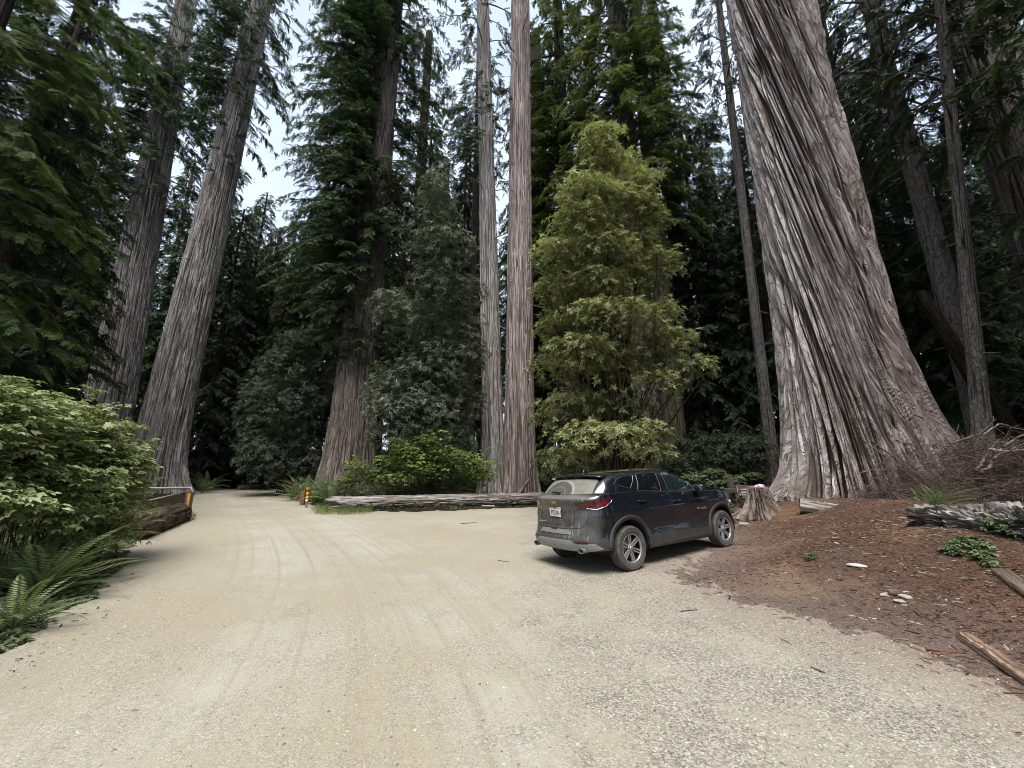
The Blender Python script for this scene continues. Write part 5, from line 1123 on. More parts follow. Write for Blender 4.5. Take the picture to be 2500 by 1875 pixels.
# --- body shell
def body_half(sg):
    ph = np.linspace(0, 1, 26)**.9*PI/2
    xs = np.concatenate([np.linspace(XA, -1.91, 2)[1:0], [XA], np.linspace(-1.79, -1.0, 44), np.linspace(-.95, .94, 34), np.linspace(.958, 1.40, 26)]); xs = xs[1:] if xs[1] < xs[0] else xs
    u = (xs-XA)/(XB-XA); pf = np.linspace(PI/2, 0, 22)[1:]
    nr = len(ph); nm = len(xs); nf = len(pf); rows = []
    def ring(zfun):
        """zfun(x) -> z, iterated because x depends on z at the two ends"""
        z = np.full(nr+nm+nf, .8); 
        for _ in range(6):
            xr = XR(z[:nr]); x0 = xr+(XA-xr)*(1-np.power(np.cos(ph)+1e-12, 2/NR)); y0 = WZ(z[:nr])*np.power(np.sin(ph), 2/NR)
            y1 = ysurf(xs, np.minimum(z[nr:nr+nm], ZS(xs)))
            xf = XF(z[nr+nm:]); x2 = xf-(xf-XB)*(1-np.power(np.cos(pf)+1e-12, 2/NF)); y2 = WZ(z[nr+nm:])*np.power(np.sin(pf)+1e-12, 2/NF)
            x = np.concatenate([x0, xs, x2]); y = np.concatenate([y0, y1, y2]); z = zfun(x)
        return np.stack([x, y, z], 1)
    for v in np.linspace(0, 1, 30): rows.append(ring(lambda x: zlow(x)+(ZS(x)-zlow(x))*v))
    def gring(t):
        x0 = XRG(t)+(XAG(t)-XRG(t))*(1-np.power(np.cos(ph)+1e-12, 2/2.6)); y0 = WG(t)*np.power(np.sin(ph), 2/2.6)
        a, b = XAG(t), XFG(t)-LFG; xm = a+(b-a)*u; ym = np.full(nm, float(WG(t)))
        x2 = XFG(t)-LFG*(1-np.power(np.cos(pf)+1e-12, 2/NFG)); y2 = WG(t)*np.power(np.sin(pf)+1e-12, 2/NFG)
        x = np.concatenate([x0, xm, x2]); y = np.concatenate([y0, ym, y2]); return np.stack([x, y, ZS(x)+(ZT(x)-ZS(x))*t], 1)
    top = rows[-1]; g0 = gring(0.0)
    for k in np.linspace(0, 1, 10)[1:-1]:
        r_ = top*(1-k)+g0*k; hood = sstep(1.15, 1.5, r_[:, 0]); r_[:, 2] += hood*(.055*np.sin(k*PI*.5)+.02*np.sin(k*PI)); rows.append(r_)
    for t in np.linspace(0, 1, 16): rows.append(gring(t))
    e = rows[-1]
    for k in np.linspace(0, 1, 12)[1:]:
        r_ = e.copy(); r_[:, 1] *= (1-k); r_[:, 2] += .052*(1-(1-k)**2.2); rows.append(r_)
    V = np.array(rows); V[:, :, 1] *= sg; Fq = grid_faces(len(rows), V.shape[1])
    return V.reshape(-1, 3), (Fq[:, ::-1] if sg > 0 else Fq)
def dust_paint(name, base, rough, coat, dust_lo=.55, rearf=1.0, metal=0.0):
    t = NT(name); co = t.coord(); sx = t.n('ShaderNodeSeparateXYZ'); t.l(co, sx.inputs[0]); X, Y, Z = sx.outputs
    rm = t.ramp(t.math('MULTIPLY_ADD', X, -1.0, -1.2), [(.80, 0.0), (1.0, 1.0)])
    st = t.noise(t.mapping(co, (1, 34, 2.2)), 1.0, 5, .65); st2 = t.noise(t.mapping(co, (1, 70, 7)), 1.0, 4, .7); cl = t.noise(co, 5, 5, .65)
    rd = t.math('MULTIPLY', rm, t.math('ADD', t.ramp(cl, [(.3, .14), (.7, .36)]), t.math('MULTIPLY', t.ramp(st, [(.56, 0.0), (.66, .8)]), t.ramp(t.math('ADD', st2, t.noise(t.mapping(co, (2, 2.5, 5)), 1.0, 3)), [(.95, 0.0), (1.15, 1.0)]))))
    low = t.math('MULTIPLY', t.ramp(Z, [(.30, dust_lo), (.75, 0.02)]), t.ramp(cl, [(.3, .45), (.7, 1.0)]))
    ledge = t.math('MULTIPLY', t.math('MULTIPLY', rm, t.ramp(Z, [(1.215, 0.0), (1.25, .62), (1.31, .5), (1.34, 0.0)])), t.ramp(st, [(.3, .6), (.6, 1.0)]))
    d = t.math('MAXIMUM', t.math('MAXIMUM', t.math('MULTIPLY', rd, rearf), low), ledge, clamp=True)
    col = t.mix(d, base, (.30, .285, .255)); rg = t.math('MULTIPLY_ADD', d, .75, rough, clamp=True)
    sh = t.bsdf(col, rg, None, metal, .3); 
    if coat: t.val(t.p.inputs['Coat Weight'], t.math('SUBTRACT', coat, t.math('MULTIPLY', d, 1.6), clamp=True)); t.p.inputs['Coat Roughness'].default_value = .03
    return t.done(sh)
PAINT = dust_paint('black_dusty_paint', (.004, .006, .011), .10, 1.0, .16)
CLAD = dust_paint('grey_black_cladding', (.026, .026, .028), .5, 0, .22, .6)
SILV = dust_paint('silver_skid_paint', (.27, .27, .285), .45, 0, .2, .4)
TRIM = dust_paint('gloss_black_trim', (.008, .008, .009), .12, .8, .2, .8)
CHROME = plain('satin_chrome', (.55, .55, .57), .25, 1.0, var=.03); DCHROME = plain('dark_window_trim', (.20, .20, .21), .35, .8, var=.05)
SEAM = plain('door_seam', (.012, .012, .012), .8); DARK = plain('underbody_black', (.010, .010, .010), .9)
def glass_dark(name, tint, rough=.04):
    t = NT(name); return t.done(t.bsdf(tint, rough, None, 0, .8, Coat_Weight=1.0, Coat_Roughness=.02))
TINT = glass_dark('tinted_window_glass', (.006, .008, .010)); FGLASS = glass_dark('green_window_glass', (.012, .024, .024))
def lamp_red(name, c, e=None):
    t = NT(name); co = t.coord(); st = t.math('SINE', t.math('MULTIPLY', t.n('ShaderNodeSeparateXYZ').outputs[2], 1.0)); sx = t.n('ShaderNodeSeparateXYZ'); t.l(co, sx.inputs[0])
    w_ = t.noise(t.mapping(co, (3, 3, 26)), 1.0, 2); col = t.ramp(w_, [(.35, tuple(a*.35 for a in c)), (.55, c), (.7, tuple(min(1, a*1.8) for a in c))])
    return t.done(t.bsdf(col, .2, None, 0, .5, Coat_Weight=.4, Coat_Roughness=.05))
LRED = lamp_red('tail_lamp_red', (.055, .003, .005)); LDK = lamp_red('tail_lamp_smoked', (.045, .004, .006))
V1, F1 = body_half(-1); V2, F2 = body_half(1); m = MB(); m.add(V1, F1); m.add(V2, F2); body = m.build('body', PAINT, car)
# --- panels laid on the body surface
def patch(name, poly, fn, off, mat, parent=None, res=.05, lip=.006, outward=None):
    bm = bmesh.new(); vs = [bm.verts.new((a, b, 0)) for a, b in poly]; bm.faces.new(vs)
    pa = np.array(poly)
    for ax in (0, 1):
        lo, hi = pa[:, ax].min(), pa[:, ax].max(); no = [0, 0, 0]; no[ax] = 1
        for q in np.arange(math.ceil(lo/res)*res, hi, res):
            c = [0, 0, 0]; c[ax] = q; bmesh.ops.bisect_plane(bm, geom=bm.verts[:]+bm.edges[:]+bm.faces[:], plane_co=c, plane_no=no, dist=1e-5)
    bmesh.ops.triangulate(bm, faces=[f for f in bm.faces if len(f.verts) > 4])
    ab = np.array([v.co[:2] for v in bm.verts]); e = 2e-3
    P = fn(ab[:, 0], ab[:, 1]); da = fn(ab[:, 0]+e, ab[:, 1])-fn(ab[:, 0]-e, ab[:, 1]); db = fn(ab[:, 0], ab[:, 1]+e)-fn(ab[:, 0], ab[:, 1]-e)
    N = np.cross(da, db); N /= np.linalg.norm(N, axis=1)[:, None]+1e-12
    ref = P*np.array([.25, 1, .5])-np.array([0, 0, .3]) if outward is None else np.array(outward)[None]
    N *= np.sign(np.sum(N*ref, 1))[:, None]
    for v, p, n_ in zip(bm.verts, P+N*off, N): v.co = Vector(p)
    bmesh.ops.recalc_face_normals(bm, faces=bm.faces[:])
    f0 = bm.faces[0]; f0.normal_update(); 
    if np.dot(np.array(f0.normal), N[f0.verts[0].index] if f0.verts[0].index >= 0 else N[0]) < 0: bmesh.ops.reverse_faces(bm, faces=bm.faces[:])
    bm.verts.index_update()
    be = [ed for ed in bm.edges if ed.is_boundary]; low = {}
    for ed in be:
        for v in ed.verts:
            if v not in low: low[v] = bm.verts.new(v.co-Vector(N[v.index])*(off+lip))
    for ed in be:
        a, b = ed.verts; lp = ed.link_loops[0]
        if lp.vert is not a: a, b = b, a
        bm.faces.new((b, a, low[a], low[b]))
    me = D.meshes.new(name); bm.to_mesh(me); bm.free()
    for p in me.polygons: p.use_smooth = False
    n_main = 0
    return link(name, me, mat, parent or car)
def outline(name, poly, fn, rad, mat, parent=None, closed=True, off=.004, n=6):
    pts = [];  L = list(poly)+([poly[0]] if closed else [])
    for (a, b), (c, d_) in zip(L[:-1], L[1:]):
        k = max(2, int(math.hypot(c-a, d_-b)/.03)); 
        for q in range(k): pts.append((a+(c-a)*q/k, b+(d_-b)*q/k))
    pts.append(L[-1]); ab = np.array(pts); P = fn(ab[:, 0], ab[:, 1]); out_ = P*np.array([.2, 1, 0]); out_ /= np.linalg.norm(out_, axis=1)[:, None]+1e-9
    m = MB(); m.tube(P+out_*off, rad, n); return m.build(name, mat, parent or car)
def mir(poly): return poly
WQ = [(-1.60, 1.452), (-1.52, 1.505), (-1.42, 1.548), (-1.285, 1.580), (-1.01, 1.602), (-1.075, 1.50), (-1.225, 1.357)]
WR = [(-.925, 1.606), (-.355, 1.606), (-.37, 1.45), (-.395, 1.258), (-1.045, 1.302), (-.985, 1.42)]
WF = [(-.205, 1.606), (.10, 1.602), (.225, 1.588), (.40, 1.505), (.57, 1.405), (.625, 1.213), (-.178, 1.252), (-.19, 1.45)]
for sg in (-1, 1):
    fn = lambda a, b, s=sg: side(a, b, s)
    for nm, poly, mt in (('quarter_window', WQ, TINT), ('rear_door_window', WR, TINT), ('front_door_window', WF, FGLASS)):
        wob = patch(nm, poly, fn, .003, mt); outline('window_trim', poly, fn, .0055, DCHROME, wob)
    # dark pillars between the panes
    patch('door_pillar', [(-.348, 1.606), (-.212, 1.606), (-.185, 1.25), (-.388, 1.258)], fn, .0015, TRIM)
    # sill cladding and arch flares
    cl = [(-.985, .535), (-.3, .522), (.3, .497), (.985, .455), (.955, .40), (.94, .268), (.3, .287), (-.3, .300), (-.955, .318), (-.97, .45)]
    patch('sill_cladding', cl, fn, .012, CLAD)
    for (xc, zc, r_) in ARCH:
        an = np.radians(np.linspace(-4, 184, 40)); 
        if xc < 0: an = np.radians(np.linspace(0, 172, 40))
        m = MB(); rows = []
        for q, o_ in ((r_-.004, -.05), (r_-.002, .016), (r_+.03, .024), (r_+.068, .020), (r_+.078, -.004)):
            x = xc+q*np.cos(an); z = zc+q*np.sin(an)*1.0; rows.append(np.stack([x, sg*(ysurf(xc+min(q, r_+.078)*np.cos(an), np.maximum(z, .30))+o_), z], 1))
        V = np.array(rows); Fq = grid_faces(5, 40); m.add(V.reshape(-1, 3), Fq if sg < 0 else Fq[:, ::-1]); m.build('wheel_arch_trim', CLAD, car)
        # liner
        m = MB(); a2 = np.linspace(-.15, PI+.15, 30); rr = r_-.01; L0 = np.stack([xc+rr*np.cos(a2), np.full(30, sg*.90), zc+rr*np.sin(a2)], 1); L1 = L0.copy(); L1[:, 1] = sg*.50; L2 = L1.copy(); L2[:, 0] = xc; L2[:, 2] = zc
        m.add(np.concatenate([L0, L1, L2]), grid_faces(3, 30)); m.build('wheel_liner', DARK, car)
    # door seams and handles
    outline('door_seam', [(-.225, 1.248), (-.20, 1.05), (-.172, .80), (-.165, .535)], fn, .0035, SEAM, None, False, .0)
    outline('door_seam', [(-1.285, 1.290), (-1.235, 1.08), (-1.12, .93), (-.985, .80), (-.93, .62), (-.93, .54)], fn, .0035, SEAM, None, False, .0)
    outline('door_seam', [(.66, 1.20), (.90, 1.06), (.955, .80), (.962, .47)], fn, .0035, SEAM, None, False, .0)
    outline('fender_seam', [(-1.86, .93), (-1.80, .80), (-1.83, .66)], fn, .003, SEAM, None, False, .0)
    for hx_, hz_ in ((-1.02, 1.125), (-.03, 1.055)):
        y_ = float(ysurf(np.array(hx_), np.array(hz_))); m = MB(); m.box((hx_, sg*(y_+.022), hz_), (.20, .022, .030), rotm(0, .04, 0), bev=.009); m.box((hx_+.08, sg*(y_+.005), hz_), (.03, .04, .026)); m.box((hx_-.08, sg*(y_+.005), hz_), (.03, .04, .026)); m.build('door_handle', PAINT, car)
    # crease along the shoulder
    # mirror
    mr = MB(); u_ = np.linspace(0, PI, 12); v_ = np.linspace(0, 2*PI, 20, endpoint=False); U_, V_ = np.meshgrid(u_, v_, indexing='ij'); spw = lambda a, p: np.sign(a)*np.abs(a)**p
    P = np.stack([.085*spw(np.sin(U_), .6)*spw(np.cos(V_), .6), .125*spw(np.cos(U_), .7), .082*spw(np.sin(U_), .6)*spw(np.sin(V_), .6)], -1); P[..., 0] += .02*P[..., 1]*sg
    mr.add(P.reshape(-1, 3)+np.array([.62, sg*1.035, 1.255]), grid_faces(12, 20, True)); mo = mr.build('side_mirror', PAINT, car)
    m = MB(); m.box((.60, sg*.93, 1.205), (.10, .14, .04), bev=.012); m.build('mirror_arm', TRIM, mo)
    m = MB(); m.box((.543, sg*1.035, 1.258), (.008, .19, .115), bev=.003); m.build('mirror_glass', plain('mirror_glass_surface', (.6, .65, .68), .04, 1.0, var=.01), mo)
    # tail lamp wrapping the corner
    fw = lambda a, b, s=sg: wrap(a, b, s)
    S = lambda y, z: s_of_y(y, z); X_ = lambda x, z: s_of_x(x, z)
    inner = [(S(.455, 1.172), 1.172), (S(.68, 1.205), 1.205), (S(.70, 1.08), 1.08), (S(.58, 1.082), 1.082), (S(.50, 1.13), 1.13)]
    outer = [(S(.685, 1.205), 1.205), (X_(-2.0, 1.222), 1.222), (X_(-1.84, 1.225), 1.225), (X_(-1.76, 1.205), 1.205), (X_(-1.80, 1.16), 1.16), (X_(-1.92, 1.105), 1.105), (X_(-2.08, 1.062), 1.062), (S(.705, 1.08), 1.08)]
    tl = patch('tail_lamp', outer, fw, .010, LRED, None, .04, outward=(-1, sg*1.0, 0)); patch('inner_lens', inner, fw, .009, LDK, tl, .04, outward=(-1, sg*.3, 0))
    sm = [(X_(-2.0, 1.19), 1.19), (X_(-1.86, 1.19), 1.19), (X_(-1.82, 1.172), 1.172), (X_(-1.90, 1.135), 1.135), (X_(-2.02, 1.10), 1.10), (X_(-2.08, 1.13), 1.13)]
    patch('lamp_core', sm, fw, .0125, lamp_red('tail_lamp_bright', (.12, .005, .007)) if sg < 0 else D.materials['tail_lamp_bright'], tl, .04, .002, (-1, sg, 0))
    outline('lamp_trim', [outer[7], outer[6], outer[5], outer[4], outer[3]], fw, .0085, CHROME, tl, False, .008)
    outline('lamp_trim', inner+[outer[0], outer[1], outer[2], outer[3]][:0], fw, .004, TRIM, tl, True, .008)
    # bumper cladding corner, reflector
    bc = [(S(.02, .6), .598), (S(.45, .6), .600), (S(.60, .58), .575), (S(.80, .6), .600), (X_(-1.99, .612), .612), (X_(-1.965, .50), .50), (X_(-1.93, .41), .405), (S(.55, .41), .405), (S(.02, .41), .405)]
    patch('bumper_cladding', bc, fw, .006, CLAD, None, .05, outward=(-1, sg*.6, 0))
    sk = [(S(.01, .56), .565), (S(.42, .56), .566), (S(.58, .52), .518), (S(.83, .52), .522), (S(.90, .44), .440), (S(.80, .415), .415), (S(.42, .40), .398), (S(.01, .39), .392)]
    patch('skid_plate', sk, fw, .016, SILV, None, .05, outward=(-1, sg*.4, 0))
    rf_ = [(S(.50, .55), .556), (S(.74, .55), .560), (S(.75, .538), .540), (S(.52, .53), .534)]
    patch('rear_reflector', rf_, fw, .021, LDK, None, .05, outward=(-1, sg*.5, 0))
    # exhaust tip
    m = MB(); ex = np.array([[-2.20, sg*.64, .415], [-2.345, sg*.64, .415]]); V, Fq = tube_np(ex, .052, 20); V = (V-ex.mean(0))*np.array([1, 1.35, .85])+ex.mean(0); m.add(V, Fq); Vi, Fi = tube_np(ex, .043, 20); Vi = (Vi-ex.mean(0))*np.array([1, 1.35, .85])+ex.mean(0); m.add(Vi, Fi[:, ::-1]); m.add(np.concatenate([V[20:], Vi[20:]]), grid_faces(2, 20, True)); eo = m.build('exhaust_tip', plain('dusty_exhaust_steel', (.28, .25, .22), .5, .5, var=.2), car)
    m = MB(); V, Fq = lathe([(0, 0), (.045, 0)], 20); V = V[:, [2, 0, 1]]*np.array([1, 1.35, .85])+np.array([-2.29, sg*.64, .415]); m.add(V, Fq); m.build('exhaust_bore', DARK, eo)
# --- tailgate
def dusty_glass():
    t = NT('dusty_rear_glass'); co = t.coord(); sx = t.n('ShaderNodeSeparateXYZ'); t.l(co, sx.inputs[0]); Y, Z = sx.outputs[1], sx.outputs[2]
    dy = t.math('ADD', Y, -.14); dz = t.math('MULTIPLY', t.math('ADD', Z, -1.29), 1.75); r_ = t.math('SQRT', t.math('ADD', t.math('MULTIPLY', dy, dy), t.math('MULTIPLY', dz, dz)))
    n1 = t.noise(co, 9, 5, .65); fine = t.noise(t.mapping(co, (30, 60, 18)), 1.0, 4, .7)
    rw = t.math('MULTIPLY_ADD', n1, .05, r_)
    clean = t.ramp(rw, [(.455, 1.0), (.475, 0.0)]); edge = t.ramp(rw, [(.44, 0.0), (.475, .9), (.495, .9), (.52, 0.0)]); e2 = t.ramp(rw, [(.265, 0.0), (.28, .3), (.29, .3), (.31, 0.0)])
    col = t.mix(clean, t.ramp(n1, [(.3, (.15, .142, .12)), (.7, (.23, .22, .19))]), t.ramp(n1, [(.3, (.075, .071, .060)), (.7, (.115, .108, .093))]))
    col = t.mix(t.math('MAXIMUM', edge, e2), col, (.33, .315, .275)); col = t.mix(t.ramp(fine, [(.58, 0.0), (.7, .4)]), col, (.36, .345, .30))
    return t.done(t.bsdf(col, t.ramp(clean, [(0, .6), (1, .4)]), None, 0, .35))
gl = patch('rear_window', [(.70, 1.318), (.60, 1.312), (0.0, 1.308), (-.60, 1.312), (-.70, 1.318), (-.65, 1.545), (-.5, 1.560), (0, 1.565), (.5, 1.560), (.65, 1.545)], rear_glass, .004, dusty_glass(), None, .05, outward=(-1, 0, .6))
m = MB(); a_ = rear_glass(np.array([.03, .14, .26]), np.array([1.330, 1.338, 1.336])); m.tube(a_+np.array([-.035, 0, .01]), [.016, .014, .009], 8); m.box(a_[0]+np.array([-.02, 0, .0]), (.05, .05, .045), bev=.012); m.build('rear_wiper', plain('wiper_rubber', (.015, .015, .015), .6), gl)
# roof spoiler
yy = np.linspace(-.715, .715, 25); cr_ = (yy/.715)**2; rows = []
for xo, zo, e_ in ((-1.50, 1.640, 0), (-1.70, 1.641, .0), (-1.88, 1.632, 1), (-1.925, 1.620, 1), (-1.925, 1.600, 1), (-1.87, 1.585, 1), (-1.74, 1.582, 0)): rows.append(np.stack([xo+.10*cr_**2*e_+.03*cr_, yy*(1-.015*e_), zo+.028*(1-cr_)+.0*yy-.02*cr_**3], 1))
m = MB(); V = np.array(rows); m.add(V.reshape(-1, 3), grid_faces(7, 25)[:, ::-1]); 
for j in (0, 24): m.F.setdefault(7, []).append(np.array([[i*25+j for i in range(7)][::(1 if j else -1)]]))
sp = m.build('roof_spoiler', PAINT, car)
m = MB(); m.tube([(-1.928, .16, 1.635), (-1.932, 0, 1.637), (-1.928, -.16, 1.635)], .009, 8); m.build('brake_light', LDK, sp)
# shark fin
m = MB(); rows = []
for q, z_ in ((1, 0), (.9, .02), (.55, .045), (.25, .058)):
    th = np.arange(16)*2*PI/16; rows.append(np.stack([-1.46-.05*(1-q)+.10*q*np.cos(th), .028*q*np.sin(th), np.full(16, 1.674+z_)], 1))
m.add(np.array(rows).reshape(-1, 3), grid_faces(4, 16, True)); m.F.setdefault(16, []).append(np.array([np.arange(16)+48])); m.build('roof_antenna', PAINT, car)
patch('tailgate_bar', [(.415, 1.205), (.36, 1.213), (-.36, 1.213), (-.415, 1.205), (-.40, 1.142), (.40, 1.142)], rear, .006, TRIM, None, .06, outward=(-1, 0, 0))
patch('bumper_step', [(.37, .732), (-.37, .732), (-.43, .655), (.43, .655)], rear, .010, dust_paint('dusty_grey_step', (.17, .17, .175), .6, 0, .3, .8), None, .06, outward=(-1, 0, 0))
m = MB(); p_ = rear(np.array([0.0]), np.array([.738]))[0]; m.box(p_+np.array([-.012, 0, 0]), (.02, .17, .016), bev=.004); m.build('tailgate_release', DARK, car)
outline('tailgate_seam', [(.72, 1.075), (.745, .95), (.70, .82), (.60, .765), (.44, .757), (.40, .745), (-.40, .745), (-.44, .757), (-.60, .765), (-.70, .82), (-.745, .95), (-.72, 1.075)], rear, .004, SEAM, None, False, .0)
outline('plate_recess_edge', [(.40, 1.135), (.47, 1.06), (.48, .85), (.40, .80), (-.40, .80), (-.48, .85), (-.47, 1.06), (-.40, 1.135)], rear, .003, SEAM, None, False, .0)
# number plate
pm = Matrix.Translation((-2.322, 0.0, 1.010)) @ Matrix.Rotation(-PI/2, 4, 'Z') @ Matrix.Rotation(PI/2, 4, 'X')   # text x runs to the right as seen from behind
m = MB(); m.box((-2.315, 0, 1.010), (.010, .310, .160), bev=.003); pl = m.build('number_plate', plain('plate_white', (.72, .73, .74), .45, var=.06, scale=60), car)
m = MB(); 
for c, d_ in (((-2.321, 0, 1.087), (.006, .316, .008)), ((-2.321, 0, .933), (.006, .316, .008)), ((-2.321, .156, 1.010), (.006, .008, .146)), ((-2.321, -.156, 1.010), (.006, .008, .146))): m.box(c, d_)
m.build('plate_frame', CHROME, pl)
NAVY = plain('plate_navy', (.012, .018, .075), .5, var=.05); PRED = plain('plate_red', (.45, .03, .04), .5, var=.05); GOLD = plain('gold_emblem', (.62, .40, .13), .28, .85, var=.08)
text_mesh('plate_number', '9TLU016', .105, .001, NAVY, pl, Matrix.Translation((0, 0, -.014)) @ pm, bold=.0022, xs=.62)
text_mesh('plate_state', 'California', .030, .0006, PRED, pl, Matrix.Translation((0, 0, .056)) @ pm, bold=.0006)
m = MB()
for y_ in (.11, -.11): m.box((-2.3215, y_, 1.066), (.002, .045, .018))
m.build('plate_sticker', plain('plate_sticker_ink', (.55, .42, .08), .5), pl)
# bow-tie emblem
bt = np.array([(-.075, -.014), (-.066, .018), (-.030, .018), (-.026, .030), (.030, .030), (.026, .018), (.075, .018), (.066, -.014), (.030, -.014), (.026, -.028), (-.030, -.028), (-.026, -.014)])
p_ = rear(np.array([0.0]), np.array([1.178]))[0]; m = MB(); n_ = len(bt); V = np.concatenate([np.stack([np.full(n_, p_[0]-o_), -bt[:, 0]*q, p_[2]+bt[:, 1]*q], 1) for q, o_ in ((1, .002), (1, .014), (.9, .019))]); m.add(V, grid_faces(3, n_, True)); m.F.setdefault(n_, []).append(np.array([np.arange(n_)+2*n_])); m.build('emblem', GOLD, car, False)
# lettering
LET = plain('silver_letters', (.6, .6, .6), .3, .8, var=.04)
y_ = float(ysurf(np.array(.72), np.array(.85)))
text_mesh('door_lettering', 'BLAZER', .052, .003, LET, car, Matrix.Translation((.73, -y_-.004, .848)) @ Matrix.Rotation(.04, 4, 'Y') @ Matrix.Rotation(PI/2, 4, 'X'), bold=.001, xs=1.75)
p_ = rear(np.array([.42]), np.array([.83]))[0]
text_mesh('tailgate_lettering', 'AWD  2LT', .042, .003, LET, car, Matrix.Translation((p_[0]-.004, .40, .83)) @ Matrix.Rotation(-PI/2-.06, 4, 'Z') @ Matrix.Rotation(PI/2, 4, 'X'), bold=.0008, xs=1.1)
# underbody
m = MB(); m.box((0, 0, .36), (3.9, 1.5, .10), bev=.03); m.box((-1.9, 0, .45), (.5, 1.3, .10)); m.box((0, 0, .70), (3.4, 1.0, .5)); m.build('underbody', DARK, car)
# --- wheels
def tyre_mat():
    t = NT('dusty_tyre_rubber'); co = t.coord(); n1 = t.noise(co, 6, 5, .6); n3 = t.noise(co, 60, 4)
    col = t.ramp(n1, [(.3, (.055, .052, .047)), (.7, (.125, .117, .105))])
    return t.done(t.bsdf(col, .9, t.bump(n3, .4, .004), 0, .2))
TYRE = tyre_mat(); RIMS = plain('machined_alloy', (.40, .40, .41), .34, .45, var=.12, scale=14); RIMD = plain('dark_alloy_pocket', (.018, .018, .02), .4, .4); DISC = plain('brake_disc', (.22, .20, .185), .45, .7, var=.2)
def wheel(xc, sg):
    wz = .371; w = D.objects.new('wheel', None); C.objects.link(w); w.parent = car; w.location = (xc, sg*.835, wz); w.rotation_euler = (0, (.35 if xc > 0 else -.12), 0)
    yo = .112
    prof = [(.236, -yo*.86), (.262, -yo*1.0), (.300, -yo*1.06), (.338, -yo*1.0), (.359, -yo*.86)]
    for g in (-.060, -.022, .022, .060): prof += [(.3705, g-.005), (.3625, g-.0035), (.3625, g+.0035), (.3705, g+.005)]
    prof += [(.359, yo*.86), (.338, yo*1.0), (.328, yo*1.035), (.326, yo*1.02), (.300, yo*1.06), (.270, yo*1.03), (.262, yo*1.0), (.252, yo*.97), (.236, yo*.86)]
    nA = 96; V, Fq = lathe(prof, nA, 'Y'); V = V.reshape(len(prof), nA, 3); ang = np.arange(nA)
    for i, (r_, y_) in enumerate(prof):
        if r_ > .355: k = 1-.012*((ang+i) % 3 == 0); V[i, :, 0] *= k; V[i, :, 2] *= k
    V = V.reshape(-1, 3)*np.array([1, sg, 1.0]); m = MB(); m.add(V, Fq if sg < 0 else Fq[:, ::-1]); m.build('tyre', TYRE, w)
    V, Fq = lathe([(.236, .095), (.240, .100), (.236, .104), (.226, .100), (.220, .085), (.214, .03), (.205, -.06), (.205, -.1)], 64, 'Y'); m = MB(); V = V*np.array([1, sg, 1]); m.add(V, Fq)
    rim = m.build('rim', RIMS, w)
    V, Fq = lathe([(0.0, .018), (.218, .018)], 48, 'Y'); m = MB(); m.add(V*np.array([1, sg, 1]), Fq)
    V, Fq = lathe([(.216, .080), (.209, .03), (.202, -.06)], 48, 'Y'); m.add(V*np.array([1, sg, 1])*np.array([.985, 1, .985]), Fq); m.build('barrel', RIMD, rim)
    V, Fq = lathe([(.07, .030), (.165, .030), (.165, .022)], 48, 'Y'); m = MB(); m.add(V*np.array([1, sg, 1]), Fq); m.build('brake_disc', DISC, w)
    for k in range(6):
        a = k*PI/3+PI/2; ca, sa = math.cos(a), math.sin(a); m = MB(); md = MB()
        for s2 in (-1, 1):
            # tapered bar from hub to rim with a chamfered face
            r0, r1 = .050, .228; o0, o1 = .017*s2, .024*s2; hw0, hw1 = .011, .0135
            pts = []
            for r_, o_, hw, yf in ((r0, o0, hw0, .066), (.12, (o0+o1)/2, .0115, .078), (r1, o1, hw1, .090)):
                for off, dy in ((-hw, -.03), (-hw*.85, 0), (hw*.85, 0), (hw, -.03)):
                    x_ = r_*ca-(o_+off)*sa; z_ = r_*sa+(o_+off)*ca; pts.append((x_, sg*(yf+dy), z_))
            m.add(np.array(pts), np.concatenate([grid_faces(3, 4)]))
        pts = []
        for r_, hw, yf in ((.045, .02, .045), (.226, .028, .066)):
            for off in (-hw, hw): pts.append((r_*ca-off*sa, sg*yf, r_*sa+off*ca))
        md.add(np.array(pts), [[0, 1, 3, 2]])
        so = m.build('spoke', RIMS, rim, False); 
        md.build('spoke_pocket', RIMD, rim, False)
    V, Fq = lathe([(.066, .040), (.066, .068), (.060, .073), (.034, .075), (.032, .084), (.026, .088), (0, .089)], 32, 'Y'); m = MB(); m.add(V*np.array([1, sg, 1]), Fq); m.build('hub', RIMS, rim)
    m = MB()
    for k in range(6):
        a = k*PI/3+PI/3*.5+PI/2; c = np.array([.050*math.cos(a), 0, .050*math.sin(a)]); V, Fq = lathe([(.0095, .060), (.0095, .080), (0, .081)], 8, 'Y'); m.add(V*np.array([1, sg, 1])+c, Fq)
    m.build('wheel_nut', RIMD, rim)
    return w
for xc in (-1.43, 1.43):
    for sg in (-1, 1): wheel(xc, sg)
# front face so that the car is whole from the other side
for sg in (-1, 1):
    m = MB(); m.box((2.14, sg*.60, .86), (.10, .30, .07), rotm(0, 0, -sg*.5), bev=.02); m.build('headlamp', plain('headlamp_lens', (.5, .52, .55), .1, .2), car)
m = MB(); m.box((2.405, 0, .72), (.05, 1.0, .30), bev=.02); m.build('grille', DARK, car)
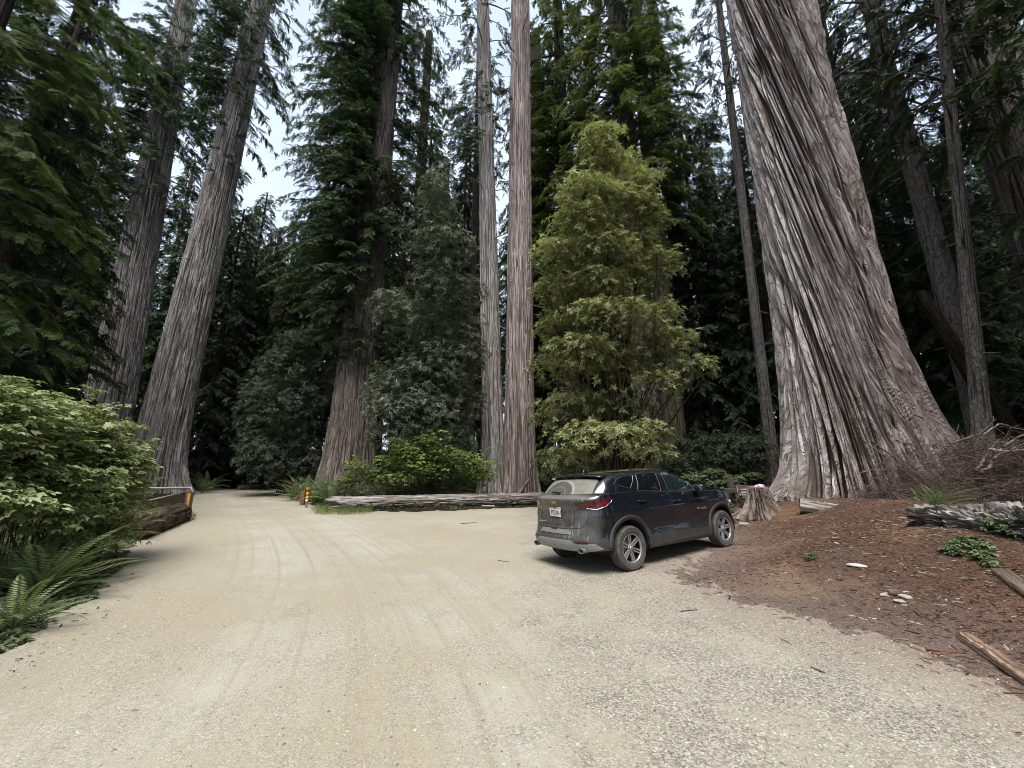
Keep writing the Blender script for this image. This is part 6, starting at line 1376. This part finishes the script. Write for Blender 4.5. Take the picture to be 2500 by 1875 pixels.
# ------------------------------------------------------------------ camera, sky, sun
cam = D.cameras.new('camera'); co = D.objects.new('camera', cam); C.objects.link(co)
cam.sensor_width = 36.0; cam.lens = F/2500*36.0; cam.clip_start = .05; cam.clip_end = 2000
co.location = (0, 0, EYE); co.rotation_euler = (PI/2+PITCH, 0, 0)
sc = bpy.context.scene; sc.camera = co
w = D.worlds.new('World'); sc.world = w; w.use_nodes = True; nt = w.node_tree; nt.nodes.clear()
SUN_EL, SUN_AZ = math.radians(66), math.radians(188)          # azimuth from +Y, clockwise
out = nt.nodes.new('ShaderNodeOutputWorld'); bg = nt.nodes.new('ShaderNodeBackground'); sky = nt.nodes.new('ShaderNodeTexSky')
sky.sky_type = 'NISHITA'; sky.sun_disc = False; sky.sun_elevation = SUN_EL; sky.sun_rotation = SUN_AZ; sky.air_density = 1.0; sky.dust_density = 3.0; sky.ozone_density = 1.0
tc = nt.nodes.new('ShaderNodeTexCoord'); nz = nt.nodes.new('ShaderNodeTexNoise'); nt.links.new(tc.outputs['Generated'], nz.inputs[0]); nz.inputs['Scale'].default_value = 2.2; nz.inputs['Detail'].default_value = 6
rp = nt.nodes.new('ShaderNodeValToRGB'); nt.links.new(nz.outputs[0], rp.inputs[0]); rp.color_ramp.elements[0].position = .3; rp.color_ramp.elements[0].color = (.45,.45,.45,1); rp.color_ramp.elements[1].position = .62; rp.color_ramp.elements[1].color = (.92,.92,.92,1)
mx = nt.nodes.new('ShaderNodeMix'); mx.data_type = 'RGBA'
nt.links.new(rp.outputs[0], mx.inputs[0]); nt.links.new(sky.outputs[0], mx.inputs[6]); mx.inputs[7].default_value = (4.3, 5.0, 5.9, 1)
nt.links.new(mx.outputs[2], bg.inputs[0]); bg.inputs[1].default_value = .07; nt.links.new(bg.outputs[0], out.inputs[0])
L = D.lights.new('sun', 'SUN'); lo = D.objects.new('sun', L); C.objects.link(lo); L.energy = 1.5; L.angle = math.radians(36); L.color = (1.0, .96, .90)
d = Vector((math.sin(SUN_AZ)*math.cos(SUN_EL), math.cos(SUN_AZ)*math.cos(SUN_EL), math.sin(SUN_EL)))
lo.rotation_euler = d.to_track_quat('Z', 'Y').to_euler(); lo.location = d*60
sc.view_settings.view_transform = 'Standard'; sc.view_settings.look = 'None'; sc.view_settings.exposure = 1.72; sc.view_settings.gamma = 1
sc.view_settings.use_curve_mapping = False
sc.cycles.max_bounces = 6; sc.cycles.diffuse_bounces = 3; sc.cycles.glossy_bounces = 3; sc.cycles.transmission_bounces = 3; sc.cycles.transparent_max_bounces = 6
sc.cycles.use_adaptive_sampling = True; sc.cycles.use_denoising = True; sc.cycles.filter_width = .9
